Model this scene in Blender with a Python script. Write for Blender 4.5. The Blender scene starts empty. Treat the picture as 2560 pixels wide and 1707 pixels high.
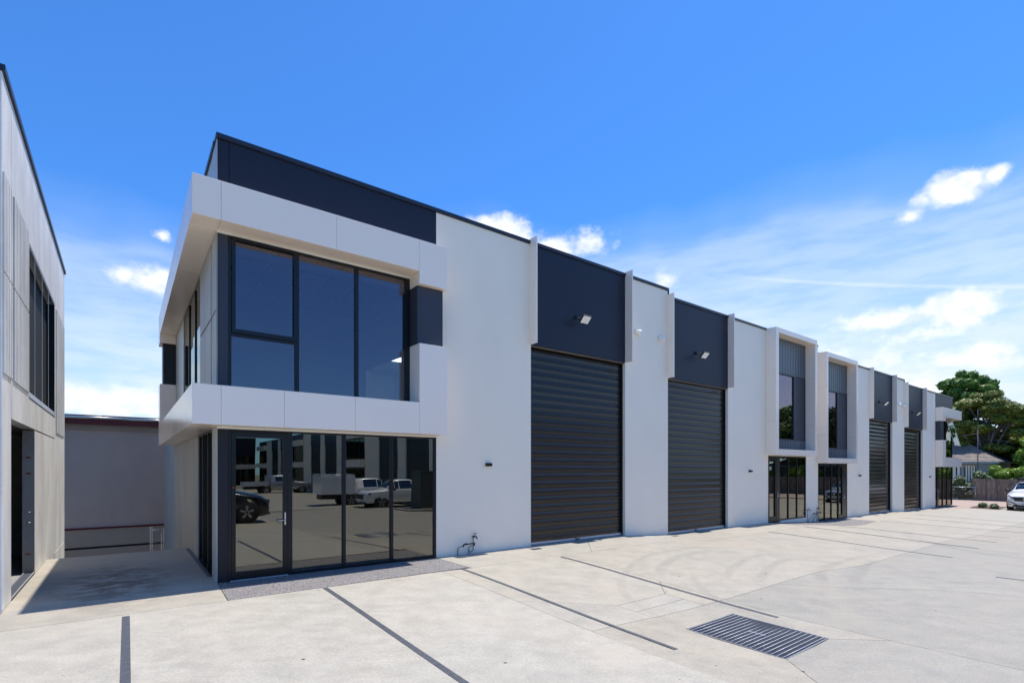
import bpy, bmesh, math, random
from mathutils import Vector, Matrix
import numpy as np
random.seed(7); R = math.radians
S = bpy.context.scene
COL = S.collection

# ------------------------------------------------------------------ camera
cam_d = bpy.data.cameras.new('camera'); cam = bpy.data.objects.new('camera', cam_d); COL.objects.link(cam)
cam_d.sensor_width = 36; cam_d.lens = 36*1284/2560; cam_d.shift_y = (1172-853.5)/2560
cam_d.clip_start = .05; cam_d.clip_end = 3000
cam.location = (0, 0, 2.0)
cam.rotation_euler = (R(90), 0, math.atan2(1700, 1284) - R(90))
S.camera = cam
S.render.resolution_x, S.render.resolution_y = 1024, 682

# ------------------------------------------------------------------ sky and sun
SUN_DIR = Vector((.30, .016, 1)).normalized()
SUN_EL = math.asin(SUN_DIR.z)
w = bpy.data.worlds.new('World'); S.world = w; w.use_nodes = True
nt = w.node_tree; nt.nodes.clear()
def N(tree, typ, **kw):
    n = tree.nodes.new(typ)
    for k, v in kw.items():
        if k[0] == 'i' and k[1:].isdigit():
            n.inputs[int(k[1:])].default_value = v
        else: setattr(n, k, v)
    return n
def Lk(tree, a, b): tree.links.new(a, b)
sky = N(nt, 'ShaderNodeTexSky', sky_type='NISHITA', sun_disc=False, sun_elevation=SUN_EL, sun_rotation=R(87),
        altitude=50, air_density=1.0, dust_density=.25, ozone_density=3.2)
tc = N(nt, 'ShaderNodeTexCoord'); sx = N(nt, 'ShaderNodeSeparateXYZ'); Lk(nt, tc.outputs['Generated'], sx.inputs[0])
def M(tree, op, a, b=None, c=None, clamp=False):
    n = tree.nodes.new('ShaderNodeMath'); n.operation = op; n.use_clamp = clamp
    for i, v in enumerate((a, b, c)):
        if v is None: continue
        if isinstance(v, (int, float)): n.inputs[i].default_value = v
        else: tree.links.new(v, n.inputs[i])
    return n.outputs[0]
az = M(nt, 'MULTIPLY', M(nt, 'ARCTAN2', sx.outputs[1], sx.outputs[0]), 57.2958)
el = M(nt, 'MULTIPLY', M(nt, 'ARCSINE', sx.outputs[2]), 57.2958)
ae = N(nt, 'ShaderNodeCombineXYZ'); Lk(nt, az, ae.inputs[0]); Lk(nt, el, ae.inputs[1])
def vecscale(v, s):
    n = N(nt, 'ShaderNodeVectorMath', operation='MULTIPLY'); Lk(nt, v, n.inputs[0]); n.inputs[1].default_value = s; return n.outputs[0]
def noise(tree, v, scale, detail, rough=.5, lac=2.0):
    n = N(tree, 'ShaderNodeTexNoise'); Lk(tree, v, n.inputs['Vector']); n.inputs['Scale'].default_value = scale
    n.inputs['Detail'].default_value = detail; n.inputs['Roughness'].default_value = rough; n.inputs['Lacunarity'].default_value = lac
    return n.outputs['Fac']
def mrange(tree, v, a, b, c=0., d=1., typ='SMOOTHSTEP'):
    n = N(tree, 'ShaderNodeMapRange', interpolation_type=typ); Lk(tree, v, n.inputs[0])
    for i, x in zip((1, 2, 3, 4), (a, b, c, d)):
        if isinstance(x, (int, float)): n.inputs[i].default_value = x
        else: Lk(tree, x, n.inputs[i])
    return n.outputs[0]
puff = noise(nt, vecscale(ae.outputs[0], (1, 1.25, 1)), .55, 6, .58)
def blobs(lst):
    out = None
    for (a, e, ra, re, k) in lst:
        s = N(nt, 'ShaderNodeVectorMath', operation='SUBTRACT'); Lk(nt, ae.outputs[0], s.inputs[0]); s.inputs[1].default_value = (a, e, 0)
        m = N(nt, 'ShaderNodeVectorMath', operation='MULTIPLY'); Lk(nt, s.outputs[0], m.inputs[0]); m.inputs[1].default_value = (1/ra, 1/re, 0)
        l = N(nt, 'ShaderNodeVectorMath', operation='LENGTH'); Lk(nt, m.outputs[0], l.inputs[0])
        d = M(nt, 'MULTIPLY', M(nt, 'SUBTRACT', 1.0, l.outputs[1]), k)
        out = d if out is None else M(nt, 'SMOOTH_MAX', out, d, .25)
    return out
CUM = [(12.1, 22.5, 2.6, 1.45, 1.15), (9.7, 22.7, 1.1, .8, .85), (14.2, 22.2, 1.0, .6, .6), (15.2, 21.2, 1.3, .6, .7),
       (12.0, 13.2, 2.9, 1.8, 1.2), (17.2, 13.3, 4.2, 1.0, .75), (14.0, 11.6, 4.5, .6, .45),
       (10.6, 9.2, 3.0, 1.2, .85), (16.3, 9.6, 2.6, 1.0, .5), (14.6, 7.2, 3.0, 1.4, .7), (21.5, 10.9, 2.4, .9, .4),
       (54.8, 25.0, 4.4, 1.6, 1.), (52.4, 24.0, 3.0, 1.4, .9), (49.3, 22.8, 4.6, 1.7, 1.), (44.6, 23.6, 3.0, 1.3, .6), (36.2, 19.4, 1.3, 1.0, .6),
       (87.4, 16.7, 2.6, 1.5, 1.), (90.2, 16.7, 1.2, .8, .7), (87.2, 20.6, .9, .5, .7), (91.0, 5.9, 7.5, 1.5, 1.), (60, 9, 14, 3, 1.), (130, 12, 9, 3, .8)]
cm = blobs(CUM)
cmask = mrange(nt, M(nt, 'ADD', cm, M(nt, 'MULTIPLY', M(nt, 'SUBTRACT', puff, .5), 1.45)), -.14, .62)
# thin high cloud: streaks that thicken towards the horizon
wob = noise(nt, vecscale(ae.outputs[0], (1, 1, 1)), .05, 3)
el2 = M(nt, 'ADD', el, M(nt, 'MULTIPLY', M(nt, 'SUBTRACT', wob, .5), 9))
el2 = M(nt, 'ADD', el2, M(nt, 'MULTIPLY', mrange(nt, az, 60, 92), 3.8))
streak = noise(nt, vecscale(ae.outputs[0], (.35, 1.6, 1)), .32, 5, .6)
cir_h = mrange(nt, el2, 26.5, 4, 0, 1, 'LINEAR')
edge = mrange(nt, el2, 23.4, 21.6, .0, .20)
cir = M(nt, 'ADD', M(nt, 'MULTIPLY', cir_h, mrange(nt, streak, .25, .75, .72, 1.0)), M(nt, 'MULTIPLY', edge, mrange(nt, streak, .3, .6, .5, 1.3)))
trail_e = M(nt, 'ADD', M(nt, 'MULTIPLY', M(nt, 'SUBTRACT', az, 25.0), .2265), 17.95)
trail = mrange(nt, M(nt, 'ABSOLUTE', M(nt, 'SUBTRACT', el, trail_e)), .28, 0, 0, .22)
trail = M(nt, 'MULTIPLY', trail, mrange(nt, M(nt, 'ABSOLUTE', M(nt, 'SUBTRACT', az, 14)), 18, 10))
front = mrange(nt, M(nt, 'ABSOLUTE', M(nt, 'SUBTRACT', az, 52)), 125, 60, .10, 1)   # the thin cloud lies to the north; the windows mirror a clear southern sky
cir = M(nt, 'MULTIPLY', M(nt, 'MULTIPLY', M(nt, 'ADD', cir, trail), .95), front, clamp=True)
up = mrange(nt, el, -2, 1)
def mixc(tree, f, a, b):
    n = N(tree, 'ShaderNodeMix', data_type='RGBA')
    if isinstance(f, (int, float)): n.inputs[0].default_value = f
    else: Lk(tree, f, n.inputs[0])
    for i, x in ((6, a), (7, b)):
        if isinstance(x, tuple): n.inputs[i].default_value = (*x, 1)
        else: Lk(tree, x, n.inputs[i])
    return n.outputs[2]
tint = N(nt, 'ShaderNodeMix', data_type='RGBA', blend_type='MULTIPLY'); tint.inputs[0].default_value = 1
Lk(nt, sky.outputs[0], tint.inputs[6]); tint.inputs[7].default_value = (.395, .86, 1.39, 1)
CW = 6.2
c1 = mixc(nt, M(nt, 'MULTIPLY', cir, up), tint.outputs[2], (CW*.86, CW*.98, CW*1.10))
shade = noise(nt, vecscale(ae.outputs[0], (1, 1.2, 1)), .8, 3)
ccol = mixc(nt, mrange(nt, shade, .3, .6), (CW*.93, CW*1.0, CW*1.1), (CW*1.16, CW*1.18, CW*1.20))
c2 = mixc(nt, M(nt, 'MULTIPLY', M(nt, 'MULTIPLY', cmask, up), .93), c1, ccol)
bg = N(nt, 'ShaderNodeBackground'); Lk(nt, c2, bg.inputs[0]); bg.inputs[1].default_value = .14
wo = N(nt, 'ShaderNodeOutputWorld'); Lk(nt, bg.outputs[0], wo.inputs[0])

sd = bpy.data.lights.new('sun', 'SUN'); sd.energy = 5.0; sd.angle = R(.53); sd.color = (1, .945, .87)
so = bpy.data.objects.new('sun', sd); COL.objects.link(so); so.location = (20, 0, 40)
so.rotation_euler = SUN_DIR.to_track_quat('Z', 'Y').to_euler()
S.view_settings.view_transform = 'Standard'; S.view_settings.look = 'None'
S.view_settings.exposure = 0.18; S.view_settings.gamma = 1; S.view_settings.use_curve_mapping = False
S.render.engine = 'CYCLES'
S.cycles.max_bounces = 10; S.cycles.diffuse_bounces = 4; S.cycles.glossy_bounces = 5; S.cycles.transparent_max_bounces = 12
S.cycles.caustics_reflective = False; S.cycles.caustics_refractive = False

# ------------------------------------------------------------------ helpers
def tag(o, label=None, cat=None, group=None, kind=None):
    if label: o['label'] = label
    if cat: o['category'] = cat
    if group: o['group'] = group
    if kind: o['kind'] = kind
    return o
def empty(name, loc, label=None, cat=None, group=None, kind=None):
    o = bpy.data.objects.new(name, None); COL.objects.link(o); o.location = loc
    o['_w'] = list(loc); o.empty_display_size = .2
    return tag(o, label, cat, group, kind)
class MB:
    def __init__(s): s.v = []; s.f = []; s.m = []; s.sm = []
    def add(s, vs, fs, mi=0, smooth=False):
        b = len(s.v); s.v += [tuple(p) for p in vs]; s.f += [tuple(b+i for i in f) for f in fs]
        s.m += [mi]*len(fs); s.sm += [smooth]*len(fs); return s
    def box(s, x0, x1, y0, y1, z0, z1, mi=0):
        if x1 < x0: x0, x1 = x1, x0
        if y1 < y0: y0, y1 = y1, y0
        if z1 < z0: z0, z1 = z1, z0
        return s.add([(x0,y0,z0),(x1,y0,z0),(x1,y1,z0),(x0,y1,z0),(x0,y0,z1),(x1,y0,z1),(x1,y1,z1),(x0,y1,z1)],
              [(0,3,2,1),(4,5,6,7),(0,1,5,4),(1,2,6,5),(2,3,7,6),(3,0,4,7)], mi)
    def prism(s, poly, z0, z1, mi=0):      # poly ccw in xy
        n = len(poly)
        return s.add([(x,y,z0) for x,y in poly]+[(x,y,z1) for x,y in poly],
              [tuple(range(n-1,-1,-1)), tuple(range(n,2*n))]+[(i,(i+1)%n,n+(i+1)%n,n+i) for i in range(n)], mi)
    def ext(s, prof, axis, a, b, mi=0, smooth=False):   # profile extruded on an axis; prof in the two others
        def P(u, v, t):
            return {'x': (t,u,v), 'y': (u,t,v), 'z': (u,v,t)}[axis]
        n = len(prof)
        return s.add([P(u,v,a) for u,v in prof]+[P(u,v,b) for u,v in prof],
              [tuple(range(n)), tuple(range(2*n-1,n-1,-1))]+[(i,n+i,n+(i+1)%n,(i+1)%n) for i in range(n)], mi, smooth)
    def tube(s, pts, rad, seg=8, mi=0, cap=True, smooth=True):
        pts = [Vector(p) for p in pts]; n = len(pts)
        if not hasattr(rad, '__len__'): rad = [rad]*n
        vs = []; fs = []; prev = None
        for i, p in enumerate(pts):
            t = (pts[min(i+1,n-1)]-pts[max(i-1,0)]).normalized()
            if prev is None:
                u = t.orthogonal().normalized()
            else:
                u = (prev - t*prev.dot(t)); u = u.normalized() if u.length > 1e-5 else t.orthogonal().normalized()
            prev = u; v = t.cross(u)
            for k in range(seg):
                a = 2*math.pi*k/seg; vs.append(p+(u*math.cos(a)+v*math.sin(a))*rad[i])
        for i in range(n-1):
            for k in range(seg):
                fs.append((i*seg+k, i*seg+(k+1)%seg, (i+1)*seg+(k+1)%seg, (i+1)*seg+k))
        if cap: fs += [tuple(range(seg-1,-1,-1)), tuple(range((n-1)*seg, n*seg))]
        return s.add(vs, fs, mi, smooth)
    def build(s, name, mats, parent=None, label=None, cat=None, group=None, kind=None, warp=None, bevel=0):
        if not isinstance(mats, (list, tuple)): mats = [mats]
        A = np.array(s.v, dtype=float)
        if warp: A = np.array([warp(p) for p in s.v])
        c = (A.min(0)+A.max(0))/2
        if parent is None or True:
            pass
        me = bpy.data.meshes.new(name); me.from_pydata([tuple(p) for p in (A-c)], [], s.f)
        me.polygons.foreach_set('material_index', s.m); me.polygons.foreach_set('use_smooth', s.sm)
        for m in mats: me.materials.append(m)
        me.update()
        o = bpy.data.objects.new(name, me); COL.objects.link(o)
        pw = Vector(parent['_w']) if parent is not None else Vector((0,0,0))
        o.location = Vector(c)-pw; o['_w'] = [float(x) for x in c]
        if parent is not None: o.parent = parent
        if bevel:
            b = o.modifiers.new('bevel', 'BEVEL'); b.width = bevel; b.segments = 2; b.limit_method = 'ANGLE'; b.angle_limit = R(40)
        return tag(o, label, cat, group, kind)
def bx(name, m, parent, *c, **kw): return MB().box(*c).build(name, m, parent, **kw)
def clone(o, parent, loc):
    c = o.copy(); COL.objects.link(c); c.parent = parent; c.location = loc; return c
def children(o): return [c for c in bpy.data.objects if c.parent is o]
def copy_tree(o, loc, label, root=True):
    kids = list(o.children)
    c = o.copy(); COL.objects.link(c); c.location = loc
    if label: c['label'] = label
    def rec(src, dst):
        for k in src.children:
            d = k.copy(); COL.objects.link(d); d.parent = dst; d.matrix_parent_inverse = k.matrix_parent_inverse.copy(); rec(k, d)
    rec(o, c); return c

# ------------------------------------------------------------------ materials
MATS = {}
def mat(name, col, rough=.6, metal=0., spec=.5, coat=0., coat_r=.1, ior=1.5, var=0., vscale=1.0, bump=0., bscale=60., stretch=(1,1,1), col2=None, objcol=False, fine=0.):
    m = bpy.data.materials.new(name); m.use_nodes = True; t = m.node_tree; b = t.nodes['Principled BSDF']
    b.inputs['Base Color'].default_value = (*col, 1); b.inputs['Roughness'].default_value = rough; b.inputs['Metallic'].default_value = metal
    b.inputs['Specular IOR Level'].default_value = spec; b.inputs['IOR'].default_value = ior
    b.inputs['Coat Weight'].default_value = coat; b.inputs['Coat Roughness'].default_value = coat_r
    if var or bump or objcol:
        g = N(t, 'ShaderNodeNewGeometry')
        sc = N(t, 'ShaderNodeVectorMath', operation='MULTIPLY'); Lk(t, g.outputs['Position'], sc.inputs[0]); sc.inputs[1].default_value = stretch
        base = (*col, 1)
        out = None
        if var:
            nz = noise(t, sc.outputs[0], vscale, 6, .6)
            f = mrange(t, nz, .3, .7)
            c2 = col2 if col2 else tuple(max(0, c*(1-var)) for c in col)
            out = mixc(t, f, c2, tuple(min(1, c*(1+var*.5)) for c in col) if not col2 else col)
            if fine:
                nf = noise(t, g.outputs['Position'], 90, 3, .7)
                n2 = N(t, 'ShaderNodeMix', data_type='RGBA', blend_type='MULTIPLY'); n2.inputs[0].default_value = 1
                Lk(t, out, n2.inputs[6]); k = mrange(t, nf, .25, .75, 1-fine, 1+fine)
                Lk(t, k, n2.inputs[7]); out = n2.outputs[2]
            rr = mrange(t, nz, .2, .8, max(0, rough-.03), min(1, rough+.03)); Lk(t, rr, b.inputs['Roughness'])
        if objcol:
            oi = N(t, 'ShaderNodeObjectInfo'); n2 = N(t, 'ShaderNodeMix', data_type='RGBA', blend_type='MULTIPLY'); n2.inputs[0].default_value = 1
            if out is None: n2.inputs[6].default_value = base
            else: Lk(t, out, n2.inputs[6])
            Lk(t, oi.outputs['Color'], n2.inputs[7]); out = n2.outputs[2]
        if out is not None: Lk(t, out, b.inputs['Base Color'])
        if bump:
            nb = noise(t, sc.outputs[0], bscale, 5, .6); bu = N(t, 'ShaderNodeBump'); bu.inputs['Strength'].default_value = bump; bu.inputs['Distance'].default_value = .01
            Lk(t, nb, bu.inputs['Height']); Lk(t, bu.outputs[0], b.inputs['Normal'])
    MATS[name] = m; return m
white_wall = mat('painted_wall', (.91, .815, .675), .6, var=.022, vscale=1.1, bump=.10, bscale=120, stretch=(1,1,.6))
clad = mat('white_cladding', (.95, .82, .70), .24, spec=.5, coat=.1, coat_r=.12, var=.012, vscale=.6)
dark_clad = mat('charcoal_cladding', (.015, .018, .032), .42, spec=.28, var=.08, vscale=.7, stretch=(1,1,.4))
charcoal = mat('charcoal_metal', (.016, .016, .020), .4, spec=.3)
graphite = mat('graphite_frame', (.040, .043, .056), .42, spec=.35)
frame_m = mat('black_aluminium', (.008, .008, .009), .3, spec=.35)
slat_m = mat('shutter_steel', (.066, .056, .047), .16, metal=.72, spec=.3)
seam_m = mat('seamed_cladding', (.10, .12, .135), .38, metal=.3, var=.05, vscale=2)
capm = mat('roof_capping', (.018, .019, .028), .35)
galv = mat('galvanised_steel', (.55, .56, .58), .35, metal=.85, var=.12, vscale=14)
rod_m = mat('pale_glint_rod', (.72, .72, .74), .45, metal=.2)  # sun glints on the grate's cross rods, put into a pale diffuse colour
galv_d = mat('dull_galvanised_bar', (.10, .108, .13), .55, metal=.4)
steel = mat('brushed_steel', (.62, .62, .62), .3, metal=.9)
alu = mat('pale_aluminium', (.60, .62, .66), .35, metal=.6)
brass = mat('dark_brass', (.07, .062, .045), .45, metal=.6)
copper = mat('grey_pipe', (.17, .18, .19), .45, metal=.4)
blackm = mat('black_void', (.006, .006, .007), .7)
whitep = mat('white_plastic', (.82, .82, .80), .35)
lens_m = mat('lamp_lens', (.88, .86, .80), .25)
rubber = mat('rubber', (.018, .018, .018), .75)
asphalt_line = mat('black_line_paint', (.05, .055, .066), .62, var=.5, vscale=14, stretch=(.5,2.2,1), fine=.5, col2=(.085, .092, .105))
red_m = mat('red_fascia', (.17, .016, .024), .4)
rust = mat('rust', (.22, .10, .045), .85, var=.4, vscale=30)
plaster = mat('interior_plaster', (.62, .63, .62), .8)
ceil_m = mat('ceiling_tile', (.75, .76, .76), .9)
grid_m = mat('ceiling_grid', (.03, .03, .035), .7)
carpet = mat('carpet', (.10, .10, .11), .95)
int_conc = mat('interior_concrete', (.30, .29, .27), .7, var=.15, vscale=2)

def conc_wall(name, base, dark, stain=.5, scale=1.4, rough=.62):
    m = bpy.data.materials.new(name); m.use_nodes = True; t = m.node_tree; b = t.nodes['Principled BSDF']
    g = N(t, 'ShaderNodeNewGeometry')
    def sp(v):
        s = N(t, 'ShaderNodeVectorMath', operation='MULTIPLY'); Lk(t, g.outputs['Position'], s.inputs[0]); s.inputs[1].default_value = v; return s.outputs[0]
    a = noise(t, sp((1.0, 1.0, .38)), scale, 7, .62)
    c = noise(t, sp((1, 1, 1)), .9, 4, .5)
    f = noise(t, sp((1, 1, 1)), 70, 3, .7)
    col = mixc(t, mrange(t, a, .22, .78), dark, base)
    col = mixc(t, M(t, 'MULTIPLY', mrange(t, c, .48, .72), stain), col, tuple(x*y for x, y in zip(dark, (1.05, 1.0, .92))))
    sp_ = mrange(t, f, .68, .74, 0, .5)
    col = mixc(t, sp_, col, tuple(x*.45 for x in dark))
    Lk(t, col, b.inputs['Base Color']); b.inputs['Roughness'].default_value = rough
    bu = N(t, 'ShaderNodeBump'); bu.inputs['Strength'].default_value = .35; bu.inputs['Distance'].default_value = .006; Lk(t, f, bu.inputs['Height']); Lk(t, bu.outputs[0], b.inputs['Normal'])
    return m
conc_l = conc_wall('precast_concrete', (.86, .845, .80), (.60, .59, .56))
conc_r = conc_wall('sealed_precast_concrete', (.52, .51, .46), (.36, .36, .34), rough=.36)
conc_j = conc_wall('raw_concrete_edge', (.34, .34, .32), (.18, .18, .165), 1.)
mauve = conc_wall('mauve_render', (.72, .54, .45), (.60, .45, .375), .4, .7)
mauve2 = conc_wall('brown_block', (.56, .43, .35), (.45, .345, .28), .4, .7)

def slab_material():
    m = bpy.data.materials.new('yard_concrete'); m.use_nodes = True; t = m.node_tree; b = t.nodes['Principled BSDF']
    g = N(t, 'ShaderNodeNewGeometry'); P = g.outputs['Position']
    def sp(v, src=P):
        s = N(t, 'ShaderNodeVectorMath', operation='MULTIPLY'); Lk(t, src, s.inputs[0]); s.inputs[1].default_value = v; return s.outputs[0]
    big = noise(t, sp((1, 1, 1)), .35, 4, .55)
    warp_ = N(t, 'ShaderNodeTexNoise'); warp_.inputs['Scale'].default_value = .7; Lk(t, P, warp_.inputs['Vector'])
    wadd = N(t, 'ShaderNodeVectorMath', operation='MULTIPLY_ADD'); Lk(t, warp_.outputs['Color'], wadd.inputs[0]); wadd.inputs[1].default_value = (1.2, 1.2, 0); Lk(t, P, wadd.inputs[2])
    rot = N(t, 'ShaderNodeVectorRotate', rotation_type='Z_AXIS'); Lk(t, wadd.outputs[0], rot.inputs[0]); rot.inputs['Angle'].default_value = R(-52)
    swirl = noise(t, sp((5.5, .8, 1), rot.outputs[0]), .9, 8, .66)
    fine = noise(t, sp((1, 1, 1)), 38, 4, .7)
    mid = noise(t, sp((1, 1, 1)), 2.6, 6, .65)
    oi = N(t, 'ShaderNodeObjectInfo')
    col = mixc(t, mrange(t, big, .34, .68), (.375, .350, .292), (.405, .368, .300))
    def mul(c, k):
        n2 = N(t, 'ShaderNodeMix', data_type='RGBA', blend_type='MULTIPLY'); n2.inputs[0].default_value = 1; Lk(t, c, n2.inputs[6]); Lk(t, k, n2.inputs[7]); return n2.outputs[2]
    col = mul(col, mrange(t, swirl, .25, .75, .93, 1.04))
    col = mul(col, mrange(t, mid, .3, .7, .92, 1.05))
    col = mul(col, mrange(t, fine, .36, .64, .89, 1.08))
    smear = noise(t, sp((1.0, 3.2, 1), rot.outputs[0]), 3.4, 8, .72)
    col = mixc(t, mrange(t, smear, .56, .74, 0, .26), col, (.23, .21, .185))
    col = mixc(t, mrange(t, smear, .40, .26, 0, .30), col, (.50, .475, .43))
    # warm rust-tinted blooms
    col = mixc(t, mrange(t, noise(t, sp((1, 1, 1)), .8, 3), .56, .74, 0, .35), col, (.45, .385, .30))
    tyre_n = mrange(t, noise(t, sp((1, 1, 1)), 2.6, 4), .36, .62, .04, .30)
    # tyre arcs
    sep = N(t, 'ShaderNodeSeparateXYZ'); Lk(t, wob_ := N(t, 'ShaderNodeVectorMath', operation='MULTIPLY_ADD').outputs[0], sep.inputs[0])
    wn = wob_.node; Lk(t, warp_.outputs['Color'], wn.inputs[0]); wn.inputs[1].default_value = (.22, .22, 0); Lk(t, P, wn.inputs[2])
    for (cx, cy, r, w_, xa, xb) in ((11.04, 2.96, 4.91, .11, 8.0, 13.6), (11.43, 2.72, 4.69, .16, 8.6, 12.2), (13.66, -2.56, 9.11, .12, 9.6, 13.4), (10.61, 3.47, 2.92, .12, 7.4, 9.4), (15.16, -5.33, 10.61, .16, 11.0, 16.0), (17.03, -11.73, 16.69, .18, 11.3, 15.6), (9.52, 4.08, 3.14, .12, 6.3, 7.9), (13.9, -4.49, 10.39, .15, 9.8, 13.6), (24.0, 1.2, 5.2, .25, 17, 24)):
        dx = M(t, 'SUBTRACT', sep.outputs[0], cx+.11); dy = M(t, 'SUBTRACT', sep.outputs[1], cy+.11)
        rad = M(t, 'SQRT', M(t, 'ADD', M(t, 'MULTIPLY', dx, dx), M(t, 'MULTIPLY', dy, dy)))
        band = mrange(t, M(t, 'ABSOLUTE', M(t, 'SUBTRACT', rad, r)), w_, w_*.35)
        win = M(t, 'MULTIPLY', mrange(t, sep.outputs[0], xa-.3, xa+.5), mrange(t, sep.outputs[0], xb+.3, xb-.6))
        upper = M(t, 'GREATER_THAN', dy, 0)
        band = M(t, 'MULTIPLY', M(t, 'MULTIPLY', M(t, 'MULTIPLY', band, win), upper), tyre_n)
        col = mixc(t, band, col, (.17, .155, .145))
    # oil and dirt near the gap between the two buildings
    d = N(t, 'ShaderNodeVectorMath', operation='DISTANCE'); Lk(t, sp((1, .42, 0), P), d.inputs[0]); d.inputs[1].default_value = (-.1, 11.5*.42, 0)
    dirt = M(t, 'MULTIPLY', mrange(t, d.outputs['Value'], 1.25, .15), mrange(t, noise(t, sp((1, 1.6, 1)), 1.9, 6, .72), .42, .56, 0, .85))
    col = mixc(t, dirt, col, (.105, .075, .05))
    # dark specks
    vo = N(t, 'ShaderNodeTexVoronoi'); vo.inputs['Scale'].default_value = 2.6; Lk(t, P, vo.inputs['Vector'])
    sr = N(t, 'ShaderNodeSeparateColor'); Lk(t, vo.outputs['Color'], sr.inputs[0])
    speck = M(t, 'MULTIPLY', mrange(t, vo.outputs['Distance'], M(t, 'MULTIPLY_ADD', sr.outputs[1], .045, .035), M(t, 'MULTIPLY_ADD', sr.outputs[1], .03, .015)), M(t, 'GREATER_THAN', sr.outputs[0], .62))
    col = mixc(t, M(t, 'MULTIPLY', speck, .92), col, (.04, .034, .028))
    col = mul(col, oi.outputs['Color'])
    Lk(t, col, b.inputs['Base Color'])
    Lk(t, mrange(t, mid, .3, .7, .55, .78), b.inputs['Roughness'])
    bu = N(t, 'ShaderNodeBump'); bu.inputs['Strength'].default_value = .25; bu.inputs['Distance'].default_value = .004
    Lk(t, fine, bu.inputs['Height']); Lk(t, bu.outputs[0], b.inputs['Normal'])
    return m
slab_m = slab_material()
def aggregate():
    m = bpy.data.materials.new('exposed_aggregate'); m.use_nodes = True; t = m.node_tree; b = t.nodes['Principled BSDF']
    g = N(t, 'ShaderNodeNewGeometry')
    v = N(t, 'ShaderNodeTexVoronoi'); v.inputs['Scale'].default_value = 70; Lk(t, g.outputs['Position'], v.inputs['Vector'])
    bw = N(t, 'ShaderNodeSeparateColor'); Lk(t, v.outputs['Color'], bw.inputs[0])
    c = mixc(t, mrange(t, bw.outputs[0], 0, 1, 0, 1, 'LINEAR'), (.045, .042, .042), (.37, .345, .33))
    c = mixc(t, mrange(t, noise(t, g.outputs['Position'], 1.5, 4), .3, .7, 0, .25), c, (.18, .17, .17))
    Lk(t, c, b.inputs['Base Color']); b.inputs['Roughness'].default_value = .7
    bu = N(t, 'ShaderNodeBump'); bu.inputs['Strength'].default_value = .6; bu.inputs['Distance'].default_value = .006; Lk(t, v.outputs['Distance'], bu.inputs['Height']); Lk(t, bu.outputs[0], b.inputs['Normal'])
    return m
agg = aggregate()
def glass(name, tint, base_r=.15, fres=.75, rcol=(1.0, .92, .80)):
    m = bpy.data.materials.new(name); m.use_nodes = True; t = m.node_tree; t.nodes.clear()
    tr = N(t, 'ShaderNodeBsdfTransparent'); tr.inputs[0].default_value = (*tint, 1)
    gl = N(t, 'ShaderNodeBsdfGlossy'); gl.inputs['Roughness'].default_value = 0.0; gl.inputs[0].default_value = (*rcol, 1)
    fr = N(t, 'ShaderNodeFresnel'); fr.inputs[0].default_value = 1.5
    g = N(t, 'ShaderNodeNewGeometry')
    nz = noise(t, g.outputs['Position'], .9, 1, .4); bu = N(t, 'ShaderNodeBump'); bu.inputs['Strength'].default_value = .05; bu.inputs['Distance'].default_value = .02
    Lk(t, nz, bu.inputs['Height']); Lk(t, bu.outputs[0], gl.inputs['Normal'])
    f = M(t, 'ADD', base_r, M(t, 'MULTIPLY', fr.outputs[0], fres), clamp=True)
    mx = N(t, 'ShaderNodeMixShader'); Lk(t, f, mx.inputs[0]); Lk(t, tr.outputs[0], mx.inputs[1]); Lk(t, gl.outputs[0], mx.inputs[2])
    o = N(t, 'ShaderNodeOutputMaterial'); Lk(t, mx.outputs[0], o.inputs[0]); return m
glass_m = glass('tinted_glass', (.26, .26, .235), .15, .75, (.97, .96, .85))
glass_u = glass('navy_tinted_glass', (.50, .52, .53), .105, .6, (.92, .80, .88))
glass_clear = glass('dark_window_glass', (.10, .11, .12), .08)
def leafmat(name, a, b_, trans=.25):
    m = bpy.data.materials.new(name); m.use_nodes = True; t = m.node_tree; t.nodes.clear()
    g = N(t, 'ShaderNodeNewGeometry')
    c = mixc(t, g.outputs['Random Per Island'], a, b_)
    d = N(t, 'ShaderNodeBsdfPrincipled'); Lk(t, c, d.inputs['Base Color']); d.inputs['Roughness'].default_value = .5
    tl = N(t, 'ShaderNodeBsdfTranslucent'); Lk(t, c, tl.inputs[0])
    mx = N(t, 'ShaderNodeMixShader'); mx.inputs[0].default_value = trans; Lk(t, d.outputs[0], mx.inputs[1]); Lk(t, tl.outputs[0], mx.inputs[2])
    o = N(t, 'ShaderNodeOutputMaterial'); Lk(t, mx.outputs[0], o.inputs[0]); return m
leaf_broad = leafmat('broad_leaf', (.06, .14, .02), (.20, .34, .05))
leaf_cyp = leafmat('cypress_leaf', (.10, .13, .015), (.30, .33, .05), .15)
leaf_bright = leafmat('bright_leaf', (.13, .25, .02), (.34, .48, .06), .3)
leaf_gloss = leafmat('glossy_leaf', (.05, .11, .03), (.20, .27, .13), .15)
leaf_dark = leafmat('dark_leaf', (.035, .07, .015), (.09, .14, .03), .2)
leaf_dry = leafmat('dry_climber_leaf', (.09, .085, .04), (.22, .20, .10), .15)
bark = mat('bark', (.20, .17, .14), .85, var=.4, vscale=6, bump=.5, bscale=20, stretch=(1,1,.3))
bark_g = mat('grey_bark', (.20, .18, .15), .85, var=.3, vscale=6)
wood = mat('weathered_timber', (.21, .175, .145), .85, var=.45, vscale=5, stretch=(3,3,.4), objcol=True, bump=.4, bscale=25)
mulch_m = mat('mulch', (.10, .055, .04), .95, var=.5, vscale=25, bump=1., bscale=40)
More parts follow.
